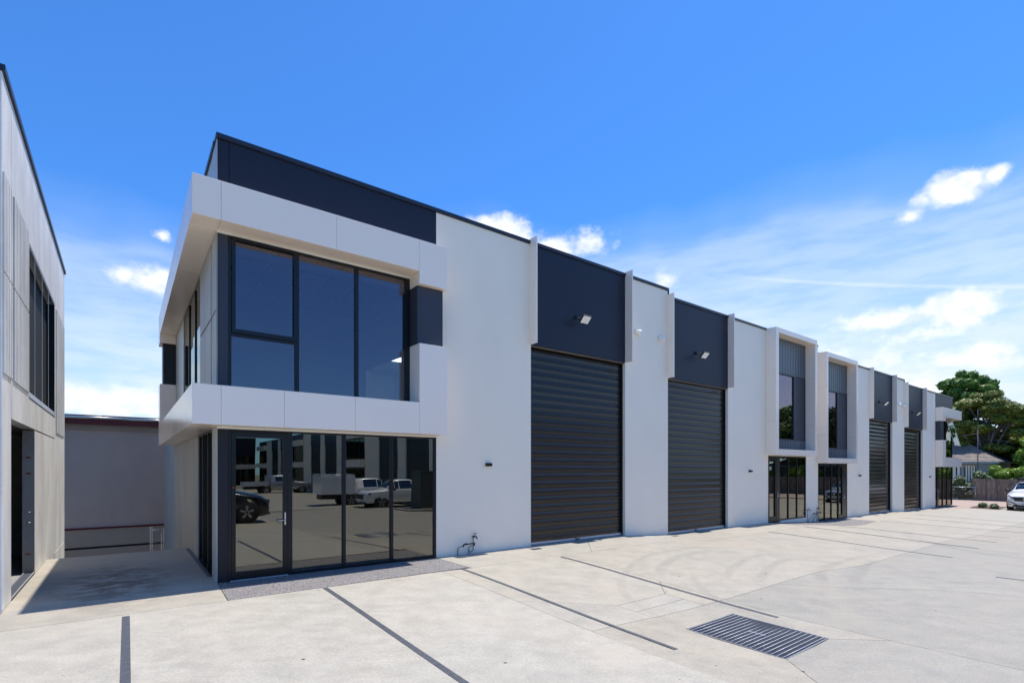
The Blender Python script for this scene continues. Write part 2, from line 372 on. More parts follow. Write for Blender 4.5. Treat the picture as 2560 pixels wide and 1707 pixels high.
def brickmat(name, a, b_, mortar, sx=1., scale=5.):
    m = bpy.data.materials.new(name); m.use_nodes = True; t = m.node_tree; b = t.nodes['Principled BSDF']
    g = N(t, 'ShaderNodeNewGeometry'); br = N(t, 'ShaderNodeTexBrick'); Lk(t, g.outputs['Position'], br.inputs['Vector'])
    br.inputs['Color1'].default_value = (*a, 1); br.inputs['Color2'].default_value = (*b_, 1); br.inputs['Mortar'].default_value = (*mortar, 1)
    br.inputs['Scale'].default_value = scale; br.inputs['Mortar Size'].default_value = .02; Lk(t, br.outputs[0], b.inputs['Base Color']); b.inputs['Roughness'].default_value = .85
    return m
paver = brickmat('brick_paving', (.36, .25, .20), (.44, .33, .27), (.30, .27, .24))
tile_roof = mat('concrete_roof_tile', (.26, .215, .18), .85, var=.3, vscale=3)
tile_red = mat('terracotta_tile', (.27, .07, .045), .8, var=.3, vscale=3)
brick_red = brickmat('red_brick', (.26, .09, .06), (.20, .07, .05), (.25, .2, .17), scale=4)
cream = mat('cream_weatherboard', (.36, .41, .45), .7)
brown = mat('brown_render', (.17, .13, .10), .8, var=.2, vscale=2)
earth = mat('earth', (.20, .17, .12), .95, var=.3, vscale=.5, col2=(.10, .13, .05))
asphalt = mat('asphalt', (.06, .06, .06), .9, var=.2, vscale=2)
carw = mat('white_car_paint', (.80, .80, .79), .22, coat=1., coat_r=.03)
cars = mat('silver_car_paint', (.42, .43, .45), .28, metal=.6, coat=1., coat_r=.03)
card = mat('black_car_paint', (.012, .013, .018), .2, coat=1., coat_r=.03)
carglass = mat('car_glass', (.012, .018, .026), .04, spec=1., ior=1.6)
blackp = mat('black_plastic', (.016, .016, .017), .45)
headl = mat('headlight_glass', (.42, .43, .45), .08, metal=.5, coat=1., coat_r=.02)
chrome = mat('chrome', (.8, .8, .8), .08, metal=1.)
plate_m = mat('number_plate', (.75, .76, .78), .4)

# ------------------------------------------------------------------ ground heights
GP = [(-99,0),(11.9,0),(14.2,-.15),(20.7,-.16),(25.3,-.40),(35,-.42),(37.2,-.55),(47,-.56),(60,-.6)]
DK = [(-99,0),(-1,0),(2.6,.10),(5.2,.19),(6.6,.32),(8,.27),(12,.22),(20,.22),(25,.09),(40,.1),(60,.1)]
def interp(K, x):
    for (a, za), (b, zb) in zip(K, K[1:]):
        if x <= b: return za+(zb-za)*(x-a)/(b-a)
    return K[-1][1]
def gh(x, y):
    t = min(1, max(0, (8.75-y)/5.0)); t = t*t*(3-2*t)*.35+t*.65
    return interp(GP, x)-interp(DK, x)*t
def onground(p): return (p[0], p[1], p[2]+gh(p[0], p[1]))

yard = empty('pavement', (10, 0, -.2), 'pale concrete yard in front of the warehouses, cut into slabs', kind='structure')
def inset(poly, d):
    n = len(poly); out = []
    for i in range(n):
        p0, p1, p2 = Vector(poly[i-1]), Vector(poly[i]), Vector(poly[(i+1)%n])
        e1 = (p1-p0).normalized(); e2 = (p2-p1).normalized()
        n1 = Vector((-e1.y, e1.x)); n2 = Vector((-e2.y, e2.x))
        k = 1+n1.dot(n2)
        out.append(tuple(p1+(n1+n2)*(d/max(k, .3))))
    return out
def area(poly): return sum(poly[i-1][0]*poly[i][1]-poly[i][0]*poly[i-1][1] for i in range(len(poly)))/2
def ground_piece(name, poly, m, top=0., thick=.12, gap=.004, parent=yard, tone=None, step=.8, label=None):
    if area(poly) < 0: poly = poly[::-1]
    poly = inset(poly, gap) if gap else poly
    bm = bmesh.new(); f = bm.faces.new([bm.verts.new((x, y, 0)) for x, y in poly])
    r = bmesh.ops.extrude_face_region(bm, geom=[f]); 
    for v in r['geom']:
        if isinstance(v, bmesh.types.BMVert): v.co.z = -thick
    xs = [p[0] for p in poly]; ys = [p[1] for p in poly]
    cuts = []
    x = math.ceil(min(xs)/step)*step
    while x < max(xs): cuts.append(((x, 0, 0), (1, 0, 0))); x += step
    ky = [2.5+.7*i for i in range(10)]
    for y in ky:
        if min(ys) < y < max(ys): cuts.append(((0, y, 0), (0, 1, 0)))
    for co, no in cuts:
        bmesh.ops.bisect_plane(bm, geom=bm.verts[:]+bm.edges[:]+bm.faces[:], plane_co=co, plane_no=no)
    bmesh.ops.triangulate(bm, faces=[f for f in bm.faces if len(f.verts) > 4])
    for v in bm.verts: v.co.z += gh(v.co.x, v.co.y)+top
    bmesh.ops.recalc_face_normals(bm, faces=bm.faces[:])
    cx, cy = sum(xs)/len(xs), sum(ys)/len(ys)
    bmesh.ops.translate(bm, vec=(-cx, -cy, 0), verts=bm.verts[:])
    me = bpy.data.meshes.new(name); bm.to_mesh(me); bm.free(); me.materials.append(m)
    o = bpy.data.objects.new(name, me); COL.objects.link(o)
    pw = Vector(parent['_w']) if parent else Vector((0,0,0))
    o.location = Vector((cx, cy, 0))-pw; o['_w'] = [cx, cy, 0]
    if parent: o.parent = parent
    if tone: o.color = (*tone, 1)
    if label: o['label'] = label
    return o
T = lambda k, w=0: (k+w*.02, k, k-w*.03)
ground_piece('slab', [(-9,8.84),(1.27,8.84),(5.6,8.84),(4.95,8.8),(4.95,-1),(-9,-1)], slab_m, tone=T(1.06))
ground_piece('slab', [(-9,-1),(4.95,-1),(4.95,-45),(-9,-45)], slab_m, tone=T(1.04), step=4)
ground_piece('slab', [(-1.365,8.84),(1.26,8.84),(1.30,10.28),(1.30,15.36),(-1.365,15.28)], slab_m, tone=T(.98,1))
ground_piece('slab', [(-9,8.84),(-1.365,8.84),(-1.37,10.08),(-9,10.08)], slab_m, tone=T(1.06))
P = [
 ([(4.95,8.80),(8.18,8.78),(8.18,6.15),(7.58,5.58),(6.33,5.58),(4.95,6.42)], 1.0, 1),
 ([(4.95,6.42),(6.33,5.58),(6.38,4.90),(4.95,4.80)], .97, 0),
 ([(6.33,5.58),(7.58,5.58),(7.59,5.22),(6.36,5.22)], 1.0, 0),
 ([(6.36,5.22),(7.59,5.22),(7.60,4.83),(6.38,4.90)], .98, 0),
 ([(7.58,5.58),(8.18,6.15),(8.16,4.80),(7.60,4.83)], .98, 2),
 ([(4.95,4.80),(6.38,4.90),(7.60,4.83),(8.16,4.80),(8.10,2.40),(7.57,2.95),(7.61,4.34),(6.38,4.34),(6.40,2.96),(4.90,1.45)], .91, 1),
 ([(4.90,1.45),(6.40,2.96),(7.57,2.95),(8.10,2.40),(8.10,-9),(4.90,-9)], .84, 0),
 ([(8.18,8.78),(13.45,8.76),(13.60,4.80),(8.16,4.80),(8.18,6.15)], .95, 1),
 ([(8.16,4.80),(10.0,4.80),(13.55,1.20),(13.5,-9),(8.10,-9),(8.10,2.40)], .81, 0),
 ([(10.0,4.80),(13.60,4.80),(13.55,1.20)], .84, 0),
 ([(5.62,10.30),(8.22,10.30),(8.20,8.78),(5.65,8.80),(5.60,8.90)], 1.0, 1),
 ([(8.22,10.30),(10.45,10.30),(9.05,8.78),(8.20,8.78)], .98, 0),
 ([(10.45,10.30),(13.35,10.30),(13.45,8.76),(9.05,8.78)], .97, 0),
 ([(13.35,10.30),(20.72,10.30),(20.72,9.30),(20.3,8.80),(13.45,8.76)], .98, 1),
 ([(27.95,10.30),(36.0,10.30),(36.0,8.80),(27.75,8.78)], 1.0, 1), ([(36.0,10.30),(43.1,10.30),(43.3,8.80),(36.0,8.80)], .98, 0),
 ([(20.3,8.80),(20.72,9.30),(23.0,8.62),(24.1,8.35),(27.75,8.78),(27.75,8.5),(27.7,4.80),(20.1,4.80)], .95, 1),
 ([(13.45,8.76),(20.3,8.80),(20.1,4.80),(13.60,4.80)], .93, 1),
 ([(27.7,8.78),(36.0,8.80),(36.0,4.80),(27.7,4.80)], 1.0, 1), ([(36.0,8.80),(43.3,8.80),(44.3,8.8),(44.2,7.4),(44.2,4.80),(36.0,4.80)], 1.0, 0),
 ([(13.60,4.80),(20.1,4.80),(20.1,-2),(13.5,-2)], .81, 0), ([(20.1,4.80),(27.7,4.80),(27.7,-2),(20.1,-2)], .85, 1), ([(27.7,4.80),(36,4.80),(36,-2),(27.7,-2)], .88, 1),
 ([(36,4.80),(44.2,4.80),(44.2,7.4),(48.0,7.4),(48.0,-2),(36,-2)], .91, 1), ([(13.5,-2),(48,-2),(48,-9),(13.5,-9)], .93, 0),
]
for p, k, wv in P: ground_piece('slab', p, slab_m, tone=T(k, wv), step=.8 if max(q[0] for q in p) < 14 else 1.6)
ground_piece('slab', [(4.95,-9),(48,-9),(48,-12),(16,-12),(16,-45),(4.95,-45)], slab_m, tone=T(.93), step=6)
ground_piece('sub_base', [(-9,10.0),(48,10.0),(48,-45),(-9,-45)], asphalt, top=-.13, thick=.1, gap=0, step=1.6)
ground_piece('aggregate_strip', [(1.27,8.85),(5.6,8.90),(5.62,10.34),(1.30,10.34)], agg, gap=.003, top=-.002)
ground_piece('aggregate_strip', [(20.72,10.34),(20.72,9.30),(23.0,8.62),(23.2,10.34)], agg, gap=.003, top=-.002)
ground_piece('aggregate_strip', [(23.2,10.34),(23.0,8.62),(24.1,8.35),(27.75,8.78),(27.95,10.34)], agg, gap=.003, top=-.002)
# painted bay lines
for (xa, ya, xb, yb, lw) in ((.02,8.73,.0,3.85,.085),(2.70,8.80,2.66,3.85,.08),(5.40,8.84,5.40,3.81,.075),(7.97,8.68,7.98,3.81,.075),(17.69,8.78,17.71,3.86,.08),
                         (20.4,8.80,20.35,3.84,.08),(22.95,8.55,22.95,3.88,.08),(25.4,8.5,25.5,3.95,.08),(28.07,8.74,28.15,3.95,.08),(30.8,8.74,30.7,4.0,.08),(33.4,8.7,33.3,4.0,.07),(15.3,-1.5,15.3,2.6,.08)):
    ground_piece('marking_line', [(xa-lw/2,ya),(xa+lw/2,ya),(xb+lw/2,yb),(xb-lw/2,yb)], asphalt_line, top=.004, thick=.004, gap=0)
# edge of the upper yard in the gap, lower ground
bx('retaining_edge', conc_j, yard, -1.36, 1.30, 15.10, 15.26, -2.72, -.13)
g = MB().box(-400, 400, -400, 400, -4.0, -2.72).build('ground', earth, None, label='low ground around the buildings', kind='structure')
g2 = MB().box(44.2, 140, 7.42, 80, -2.7, -.63); g2.box(48.02, 140, -70, 7.42, -2.7, -.63); g2.box(16, 48, -70, -12.02, -2.7, -.60)
g2.build('terrain', earth, None, label='raised garden ground beyond the yard', kind='structure')
MB().prism([(44.5,8.9),(46.9,9.15),(48,9.0),(56.2,9.0),(56.2,13),(47.35,13),(47.35,10.4),(43.2,10.30),(43.4,8.86)], -.66, -.585).build('path', paver, None, label='brown brick paving beside the far office', kind='structure')
MB().prism([(48.1,-20),(56.2,-20),(56.2,8.98),(48.1,8.98)], -.66, -.590).build('path', paver, None, label='brown brick paving along the timber fence', kind='structure')

# ------------------------------------------------------------------ main building
YW = 10.31; YB = 10.51
B = empty('warehouse_row', (1.31, YW, 0), 'long row of white and charcoal warehouse units with roller doors and white window boxes', 'building')
U = [(1.308, 14.165, 0.0, 7.89), (14.165, 25.25, -.15, 7.645), (25.25, 37.0, -.42, 7.315), (37.0, 47.2, -.56, 7.10)]
def wall(name, m, x0, x1, z0, z1, y0=YW, y1=YB, parent=None, **kw): return bx(name, m, parent or B, x0, x1, y0, y1, z0, z1, **kw)
# unit 1 front
wall('dark_panel', dark_clad, 1.312, 1.486, 6.86, 7.80, YW+.004); wall('dark_panel', dark_clad, 1.494, 5.632, 6.86, 7.80)
wall('lintel_beam', charcoal, 1.312, 5.632, 6.17, 6.855, YW+.01)
wall('wall_panel', white_wall, 5.640, 8.398, -.2, 7.80)
wall('dark_panel', dark_clad, 8.402, 12.063, 5.215, 7.80)
wall('wall_panel', white_wall, 12.067, 14.162, -.4, 7.80)
# unit 2
wall('dark_panel', dark_clad, 14.168, 17.757, 4.965, 7.565)
wall('wall_panel', white_wall, 17.761, 20.742, -.45, 7.565)
wall('wall_panel', white_wall, 20.744, 20.80, 2.535, 7.42, YW+.01); wall('wall_panel', white_wall, 20.744, 24.115, 2.54, 2.79, YW+.004)
wall('wall_panel', white_wall, 24.119, 25.322, -.7, 7.565)
# unit 3
wall('wall_panel', white_wall, 25.326, 28.604, 2.265, 2.50, YW+.004)
wall('wall_panel', white_wall, 28.64, 31.497, -.8, 7.235)
wall('dark_panel', dark_clad, 31.501, 34.997, 4.675, 7.235)
wall('wall_panel', white_wall, 35.001, 36.997, -.9, 7.235)
# unit 4
wall('dark_panel', dark_clad, 37.002, 40.468, 4.475, 7.02)
wall('wall_panel', white_wall, 40.472, 43.12, -.9, 7.02)
wall('dark_panel', dark_clad, 43.125, 47.20, 6.1, 7.02)
# cappings
for (a, b_, z, hang) in ((1.285, 14.185, 7.89, 1), (14.19, 25.27, 7.645, 1), (25.275, 37.01, 7.315, 1), (37.015, 47.23, 7.10, 1)):
    xs = [a]; 
    while xs[-1]+3.05 < b_-.8: xs.append(xs[-1]+3.05)
    xs.append(b_)
    for x0, x1 in zip(xs, xs[1:]): bx('roof_capping', capm, B, x0+.001, x1-.001, YW-.035, YB+.06, z-.082, z)
bx('roof_capping', capm, B, 14.150, 14.186, YW-.036, YB+.06, 7.55, 7.806); bx('roof_capping', capm, B, 36.985, 37.012, YW-.036, YB+.06, 7.02, 7.232)
bx('roof_capping', capm, B, 1.275, 1.56, YB+.07, 25.4, 7.81, 7.888)
for (x0, x1, z0, zr) in U:
    bx('roof_sheet', galv, B, x0+.26, x1-.05, YB+.1, 25.2, zr-.5, zr-.42)
    bx('rear_wall', conc_l, B, x0+.26, x1-.01, 25.2, 25.4, -2.7, zr-.1)
for x in (14.165, 25.25, 37.0): bx('party_wall', conc_l, B, x-.07, x+.07, YB+.002, 25.19, -2.7, 7.2)
bx('end_wall', conc_l, B, 47.0, 47.2, YB+.002, 25.19, -2.7, 2.1); bx('end_wall', conc_l, B, 47.0, 47.2, 14.0, 25.19, 2.102, 7.05); bx('end_wall', dark_clad, B, 47.0, 47.2, YB+.002, 13.99, 6.1, 7.05)
for (x0, x1, z0, zr) in U:
    bx('floor', int_conc, B, x0+.22, x1-.22, YB+.0, 25.18, z0-.16, z0-.005)
# fins beside the roller doors
for (x, z0, z1, yo) in ((8.358,5.21,7.925,10.037),(12.067,5.20,7.93,10.04),(14.125,4.96,7.675,10.06),(17.761,4.98,7.68,10.065),(31.459,4.672,7.345,10.085),(35.001,4.675,7.345,10.088),(36.96,4.48,7.13,10.09),(40.472,4.47,7.13,10.09)):
    bx('fin', clad, B, x, x+.038, yo, YW-.001, z0, z1)
# roller shutters
def slat_mesh(w, h):
    d = 0
    q = h/.2052
    prof = [(.000,.0),(.000,.056*q),(.014,.062*q),(.014,.078*q),(-.005,.084*q),(.002,.100*q),(.014,.104*q),(.014,.116*q),(-.007,.121*q),(.006,.176*q),(.016,.180*q),(.016,.199*q),(.000,h)]
    m = MB(); n = len(prof)
    m.add([(-w/2, y, z-h/2) for y, z in prof]+[(w/2, y, z-h/2) for y, z in prof], [(i, n+i, n+i+1, i+1) for i in range(n-1)], 0, False)
    return m
def shutter(x0, x1, z0, z1, pitch, parts=True):
    r = empty('roller_shutter', ((x0+x1)/2, 10.45, z0)); r.parent = B; r.location = Vector(((x0+x1)/2, 10.45, z0))-Vector(B['_w'])
    zb = z0+.075; n = int(math.ceil((z1-zb)/pitch)); yd = 10.452
    if parts:
        o = None
        for i in range(n):
            c = ((x0+x1)/2, yd, zb+pitch*(i+.5))
            if o is None:
                mb = slat_mesh(x1-x0-.06, pitch); mb.v = [(p[0]+c[0], p[1]+c[1], p[2]+c[2]) for p in mb.v]; o = mb.build('slat', slat_m, r)
            else: clone(o, r, o.location+Vector((0, 0, pitch*i)))
    else:
        mb = MB()
        for i in range(n):
            s = slat_mesh(x1-x0-.06, pitch); mb.add([(p[0]+(x0+x1)/2, p[1]+yd, p[2]+zb+pitch*(i+.5)) for p in s.v], s.f, 0, False)
        mb.build('curtain', slat_m, r, kind='stuff')
    bx('bottom_rail', alu, r, x0+.02, x1-.02, 10.425, 10.478, z0+.012, z0+.075)
    bx('guide', frame_m, r, x1-.045, x1-.004, 10.40, 10.50, z0+.01, z1+.02); bx('guide', frame_m, r, x0+.004, x0+.045, 10.40, 10.50, z0+.01, z1+.02)
    bx('head_box', brown, r, x0+.01, x1-.01, 10.335, 10.40, z1-.035, z1-.003)
    bx('lock_bar', frame_m, r, (x0+x1)/2-.10, (x0+x1)/2+.02, 10.40, 10.424, z0+.03, z0+.055); bx('lock_bar', frame_m, r, (x0+x1)/2-.12, (x0+x1)/2-.101, 10.395, 10.424, z0+.022, z0+.068)
    bx('backing', blackm, r, x0+.02, x1-.02, 10.482, 10.50, z0, z1+.1)
    return r
shutter(8.40, 12.065, 0.0, 5.213, .2052); shutter(14.165, 17.76, -.155, 4.963, .2052)
shutter(31.50, 35.0, -.42, 4.673, .2052, False); shutter(37.0, 40.47, -.555, 4.473, .2052, False)
bx('threshold', slab_m, B, 8.40, 12.065, 10.30, 10.6, -.1, .004); bx('threshold', slab_m, B, 14.17, 17.76, 10.30, 10.6, -.3, -.152)
bx('threshold', slab_m, B, 31.5, 35.0, 10.30, 10.6, -.55, -.418); bx('threshold', slab_m, B, 37.0, 40.47, 10.30, 10.6, -.7, -.552)

# ---- unit 1 office: bands
G_ = .004
def band_seg(x0, x1, y0, y1, z0, z1, par): bx('cladding_panel', clad, par, x0, x1, y0, y1, z0, z1, bevel=.004)
ub = empty('upper_band', (3, 10, 6.2)); ub.parent = B; ub.location = Vector((3,10,6.2))-Vector(B['_w'])
lb = empty('lower_band', (3, 10, 2.8)); lb.parent = B; lb.location = Vector((3,10,2.8))-Vector(B['_w'])
XO, YO = .885, 9.84
for x0, x1 in ((XO+.0, 1.300), (1.304, 3.238), (3.242, 4.980)): band_seg(x0, x1, YO, YW-.002, 6.185, 6.845, ub)
MB().box(4.984, 5.665, YO, YW-.002, 5.925, 6.845).build('cladding_panel', clad, ub, bevel=.004)
ys = [YW, 10.6, 12.76, 14.76, 16.9, 19.28]
for y0, y1 in zip(ys, ys[1:]): band_seg(XO, 1.304, y0+.002, y1-.002, 6.185, 6.845, ub)
band_seg(XO, 1.304, 19.282, 20.0, 5.92, 6.845, ub)
for x0, x1 in ((XO, 1.300), (1.304, 2.30), (2.304, 3.60), (3.604, 4.980)): band_seg(x0, x1, YO, YW-.002, 2.745, 3.410, lb)
band_seg(4.984, 5.665, YO, YW-.002, 2.745, 4.665, lb)
ys = [YW, 12.3, 14.4, 16.8, 19.28]
for y0, y1 in zip(ys, ys[1:]): band_seg(XO, 1.304, y0+.002, y1-.002, 2.745, 3.410, lb)
band_seg(XO, 1.304, 19.282, 20.0, 2.745, 4.64, lb)
MB().box(5.00, 5.612, 9.97, YW-.002, 4.672, 5.918).build('dark_panel', graphite, B)
MB().box(.97, 1.304, 19.34, 19.94, 4.648, 5.912).build('dark_panel', charcoal, B)
# white flashing strips where bands meet the wall
bx('flashing', whitep, B, 1.30, 5.0, YW-.012, YW+.03, 6.150, 6.183)
bx('flashing', whitep, B, 1.30, 5.64, YW-.014, YW+.03, 2.712, 2.743)
bx('soffit_light', lens_m, B, 2.05, 2.17, YW-.13, YW-.03, 2.733, 2.744); bx('soffit_light', lens_m, B, 1.36, 1.52, YW-.12, YW-.03, 2.733, 2.744)
# upper corner window
def window(name, panes, x0, x1, z0, z1, y, fm, gm, fw=.055, parent=B, depth=.09, sash=()):
    w_ = empty(name, (x0, y, z0)); w_.parent = parent; w_.location = Vector((x0,y,z0))-Vector(parent['_w'])
    f = MB()
    f.box(x0, x1, y, y+depth, z1-fw, z1); f.box(x0, x1, y, y+depth, z0, z0+fw); f.box(x0, x0+fw, y+.001, y+depth-.001, z0+fw, z1-fw); f.box(x1-fw, x1, y+.001, y+depth-.001, z0+fw, z1-fw)
    fo = f.build('frame', fm, w_)
    for (a, b_) in zip(panes[:-1], panes[1:]):
        bx('mullion', fm, w_, a[1], b_[0], y+.002, y+depth-.002, z0+fw, z1-fw)
    for (a, b_) in panes: bx('pane', gm, w_, a+.001, b_-.001, y+.045, y+.051, z0+fw-.01, z1-fw+.01)
    return w_
wu = empty('window', (1.5, YW, 2.9)); wu.parent = B; wu.location = Vector((1.5,YW,2.9))-Vector(B['_w'])
MB().box(1.312, 1.474, YW+.004, YB, 3.0, 6.149).build('corner_column', graphite, B)
f = MB(); f.box(1.476, 5.0, YW, YW+.10, 6.115, 6.149); f.box(1.476, 5.0, YW, YW+.10, 2.95, 3.02); f.box(1.476, 1.525, YW+.001, YW+.099, 3.02, 6.115); f.box(4.885, 5.0, YW+.001, YW+.099, 3.02, 6.115)
f.build('frame', frame_m, wu)
bx('mullion', frame_m, wu, 2.60, 2.677, YW+.002, YW+.098, 3.02, 6.115); bx('mullion', frame_m, wu, 3.765, 3.842, YW+.002, YW+.098, 3.02, 6.115)
bx('transom', frame_m, wu, 1.525, 2.60, YW+.003, YW+.097, 4.375, 4.42)
sh = empty('sash', (2, YW-.02, 5)); sh.parent = wu; sh.location = Vector((2,YW-.02,5))-Vector(wu['_w'])
f = MB(); yy = YW-.028
f.box(1.53, 2.64, yy, YW-.001, 6.085, 6.135); f.box(1.53, 2.64, yy, YW-.001, 4.425, 4.50); f.box(1.53, 1.588, yy, YW-.001, 4.50, 6.085); f.box(2.575, 2.64, yy, YW-.001, 4.50, 6.085)
f.v = [(p[0], p[1], p[2]) for p in f.v]
sash_o = f.build('frame', frame_m, wu); bpy.data.objects.remove(sh)
bx('pane', glass_u, wu, 1.54, 2.60, YW+.03, YW+.036, 4.42, 6.11); bx('pane', glass_u, wu, 1.53, 2.60, YW+.032, YW+.038, 3.02, 4.375)
bx('pane', glass_u, wu, 2.677, 3.765, YW+.03, YW+.036, 3.02, 6.115); bx('pane', glass_u, wu, 3.842, 4.885, YW+.03, YW+.036, 3.02, 6.115)
# lower glazing and door
MB().box(1.312, 1.474, YW+.002, YB, -.05, 2.711).build('corner_column', charcoal, B)
dr = empty('door', (2, YW, 0)); dr.parent = B; dr.location = Vector((2,YW,0))-Vector(B['_w'])
f = MB(); y0, y1 = YW-.012, YW+.05
f.box(1.53, 2.455, y0, y1, .02, .158); f.box(1.53, 2.455, y0, y1, 2.57, 2.665); f.box(1.53, 1.594, y0, y1, .158, 2.57); f.box(2.386, 2.455, y0, y1, .158, 2.57)
f.build('leaf', frame_m, dr, bevel=.003)
f = MB(); f.box(1.476, 1.526, YW-.004, YW+.08, 0, 2.711); f.box(1.526, 2.459, YW-.004, YW+.08, 2.669, 2.711); f.build('frame', frame_m, dr)
bx('pane', glass_m, dr, 1.592, 2.388, YW+.016, YW+.022, .155, 2.572)
bx('threshold_plate', alu, dr, 1.50, 2.47, YW-.05, YW+.04, .002, .018)
h = MB(); h.box(2.408, 2.432, YW-.026, YW-.012, .955, 1.185); h.tube([(2.42, YW-.02, 1.045), (2.42, YW-.075, 1.045), (2.29, YW-.078, 1.045)], .010, 8); h.build('handle', steel, dr)
MB().tube([(1.556, YW-.0125, 1.669), (1.556, YW-.017, 1.669)], .014, 12).build('door_sensor', mat('red_dot', (.75, .02, .03), .4), dr)
wl = empty('shopfront_window', (4, YW, 0)); wl.parent = B; wl.location = Vector((4,YW,0))-Vector(B['_w'])
f = MB(); f.box(2.459, 5.64, YW+.000, YW+.09, 0, .052); f.box(2.459, 5.64, YW+.000, YW+.09, 2.69, 2.711); f.box(5.577, 5.637, YW+.001, YW+.089, .052, 2.69); f.build('frame', frame_m, wl)
for a, b_ in ((2.459, 2.548), (3.513, 3.573), (4.535, 4.599)): bx('mullion', frame_m, wl, a, b_, YW-.006, YW+.088, .052, 2.69)
for a, b_ in ((2.548, 3.513), (3.573, 4.535), (4.599, 5.577)):
    bx('pane', glass_m, wl, a-.002, b_+.002, YW+.03, YW+.036, .05, 2.692)
    f = MB(); f.box(a+.001, b_-.001, YW+.018, YW+.05, .053, .066); f.box(a+.001, b_-.001, YW+.018, YW+.05, 2.676, 2.689); f.box(a+.001, a+.012, YW+.019, YW+.049, .066, 2.676); f.box(b_-.012, b_-.001, YW+.019, YW+.049, .066, 2.676); f.build('glazing_bead', graphite, wl)
# left side wall (along the gap), X = 1.308
XS = 1.308
def side(name, m, y0, y1, z0, z1, x0=XS, x1=XS+.18, **kw): return bx(name, m, B, x0, x1, y0, y1, z0, z1, **kw)
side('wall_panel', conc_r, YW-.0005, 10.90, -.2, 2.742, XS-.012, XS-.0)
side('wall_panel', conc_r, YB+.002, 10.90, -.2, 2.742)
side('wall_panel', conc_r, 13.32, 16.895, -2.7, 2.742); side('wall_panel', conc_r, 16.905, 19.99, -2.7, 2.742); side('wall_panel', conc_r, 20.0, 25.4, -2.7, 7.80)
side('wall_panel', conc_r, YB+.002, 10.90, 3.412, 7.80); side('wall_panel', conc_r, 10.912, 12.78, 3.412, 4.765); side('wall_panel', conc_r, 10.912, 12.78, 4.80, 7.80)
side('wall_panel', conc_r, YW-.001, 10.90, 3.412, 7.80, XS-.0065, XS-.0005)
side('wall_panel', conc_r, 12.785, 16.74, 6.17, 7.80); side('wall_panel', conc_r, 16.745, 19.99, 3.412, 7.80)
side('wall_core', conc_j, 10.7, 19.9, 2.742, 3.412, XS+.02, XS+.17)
rib = MB(); bk = MB()
y = 10.335
while y < 12.70:
    if abs(y+.06-10.906) > .075:
        rib.box(XS-.020, XS-.0065, y, y+.094, 3.42, 4.76); rib.box(XS-.020, XS-.0065, y, y+.094, 4.81, 6.17)
    y += .142
bk.box(XS-.0075, XS-.007, 10.33, 10.89, 3.42, 6.17); bk.box(XS-.0075, XS-.001, 10.92, 12.77, 3.42, 4.76); bk.box(XS-.0075, XS-.001, 10.92, 12.77, 4.81, 6.17)
rib.build('ribs', conc_r, B, kind='stuff'); bk.build('rib_groove', conc_j, B)
ws = empty('side_window', (XS, 12, 0)); ws.parent = B; ws.location = Vector((XS,12,0))-Vector(B['_w'])
def side_win(par, y0, y1, z0, z1, muls, gm=glass_m, xg=XS+.05):
    f = MB(); f.box(XS+.02, XS+.1, y0, y1, z0, z0+.05); f.box(XS+.02, XS+.1, y0, y1, z1-.04, z1); f.box(XS+.021, XS+.099, y0, y0+.05, z0+.05, z1-.04); f.box(XS+.021, XS+.099, y1-.06, y1, z0+.05, z1-.04); f.build('frame', frame_m, par)
    e = [y0+.05]+[v for m_ in muls for v in (m_-.03, m_+.03)]+[y1-.06]
    for m_ in muls: bx('mullion', frame_m, par, XS-.005, XS+.098, m_-.03, m_+.03, z0+.05, z1-.04)
    for a, b_ in zip(e[::2], e[1::2]): bx('pane', gm, par, xg, xg+.006, a-.002, b_+.002, z0+.05, z1-.04)
side_win(ws, 10.905, 13.315, -.02, 2.742, (11.58, 12.43))
w2 = empty('side_window', (XS, 14, 3)); w2.parent = B; w2.location = Vector((XS,14,3))-Vector(B['_w'])
side_win(w2, 12.785, 16.74, 3.412, 6.165, (13.92, 15.27), xg=XS+.02)
bx('floor_channel', galv_d, B, 1.235, 1.30, 11.0, 15.2, -.06, .012)
# interior of the office
bx('interior_wall', plaster, B, 5.66, 5.74, YB+.01, 20, 0, 3.7); bx('interior_wall', plaster, B, 5.66, 5.74, YB+.01, 20, 4.9, 7.2); bx('interior_wall', plaster, B, 5.66, 5.74, YB+.01, 12.2, 3.7, 4.9); bx('interior_wall', plaster, B, 5.66, 5.74, 14.6, 20, 3.7, 4.9)
lamp_m = bpy.data.materials.new('lit_tube'); lamp_m.use_nodes = True; lb_n = lamp_m.node_tree.nodes['Principled BSDF']; lb_n.inputs['Emission Color'].default_value = (.9, 1, .97, 1); lb_n.inputs['Emission Strength'].default_value = 9
bx('mezzanine_wall', plaster, B, 7.9, 8.0, 11.5, 20, 3, 6.5); bx('mezzanine_wall', plaster, B, 5.75, 7.9, 17.6, 17.7, 3, 6.5); bx('mezzanine_ceiling', ceil_m, B, 5.75, 7.9, 11.5, 17.6, 5.4, 5.5); bx('mezzanine_floor', carpet, B, 5.75, 7.9, 11.5, 17.6, 2.9, 3.0)
for yl in (13.2, 14.6): bx('strip_light', lamp_m, B, 6.2, 7.5, yl, yl+.16, 5.30, 5.36); bx('interior_wall', plaster, B, XS+.19, 5.65, 17.0, 17.1, 0, 2.85); bx('interior_wall', plaster, B, XS+.19, 3.4, 13.9, 14.0, 3.22, 6.3); bx('interior_wall', plaster, B, 3.4, 5.65, 16.9, 17.0, 3.22, 6.3)
bx('interior_floor', int_conc, B, XS+.19, 5.65, YB, 17, -.1, .0); bx('interior_floor', carpet, B, XS+.19, 5.65, YB+.12, 17, 2.86, 3.0)
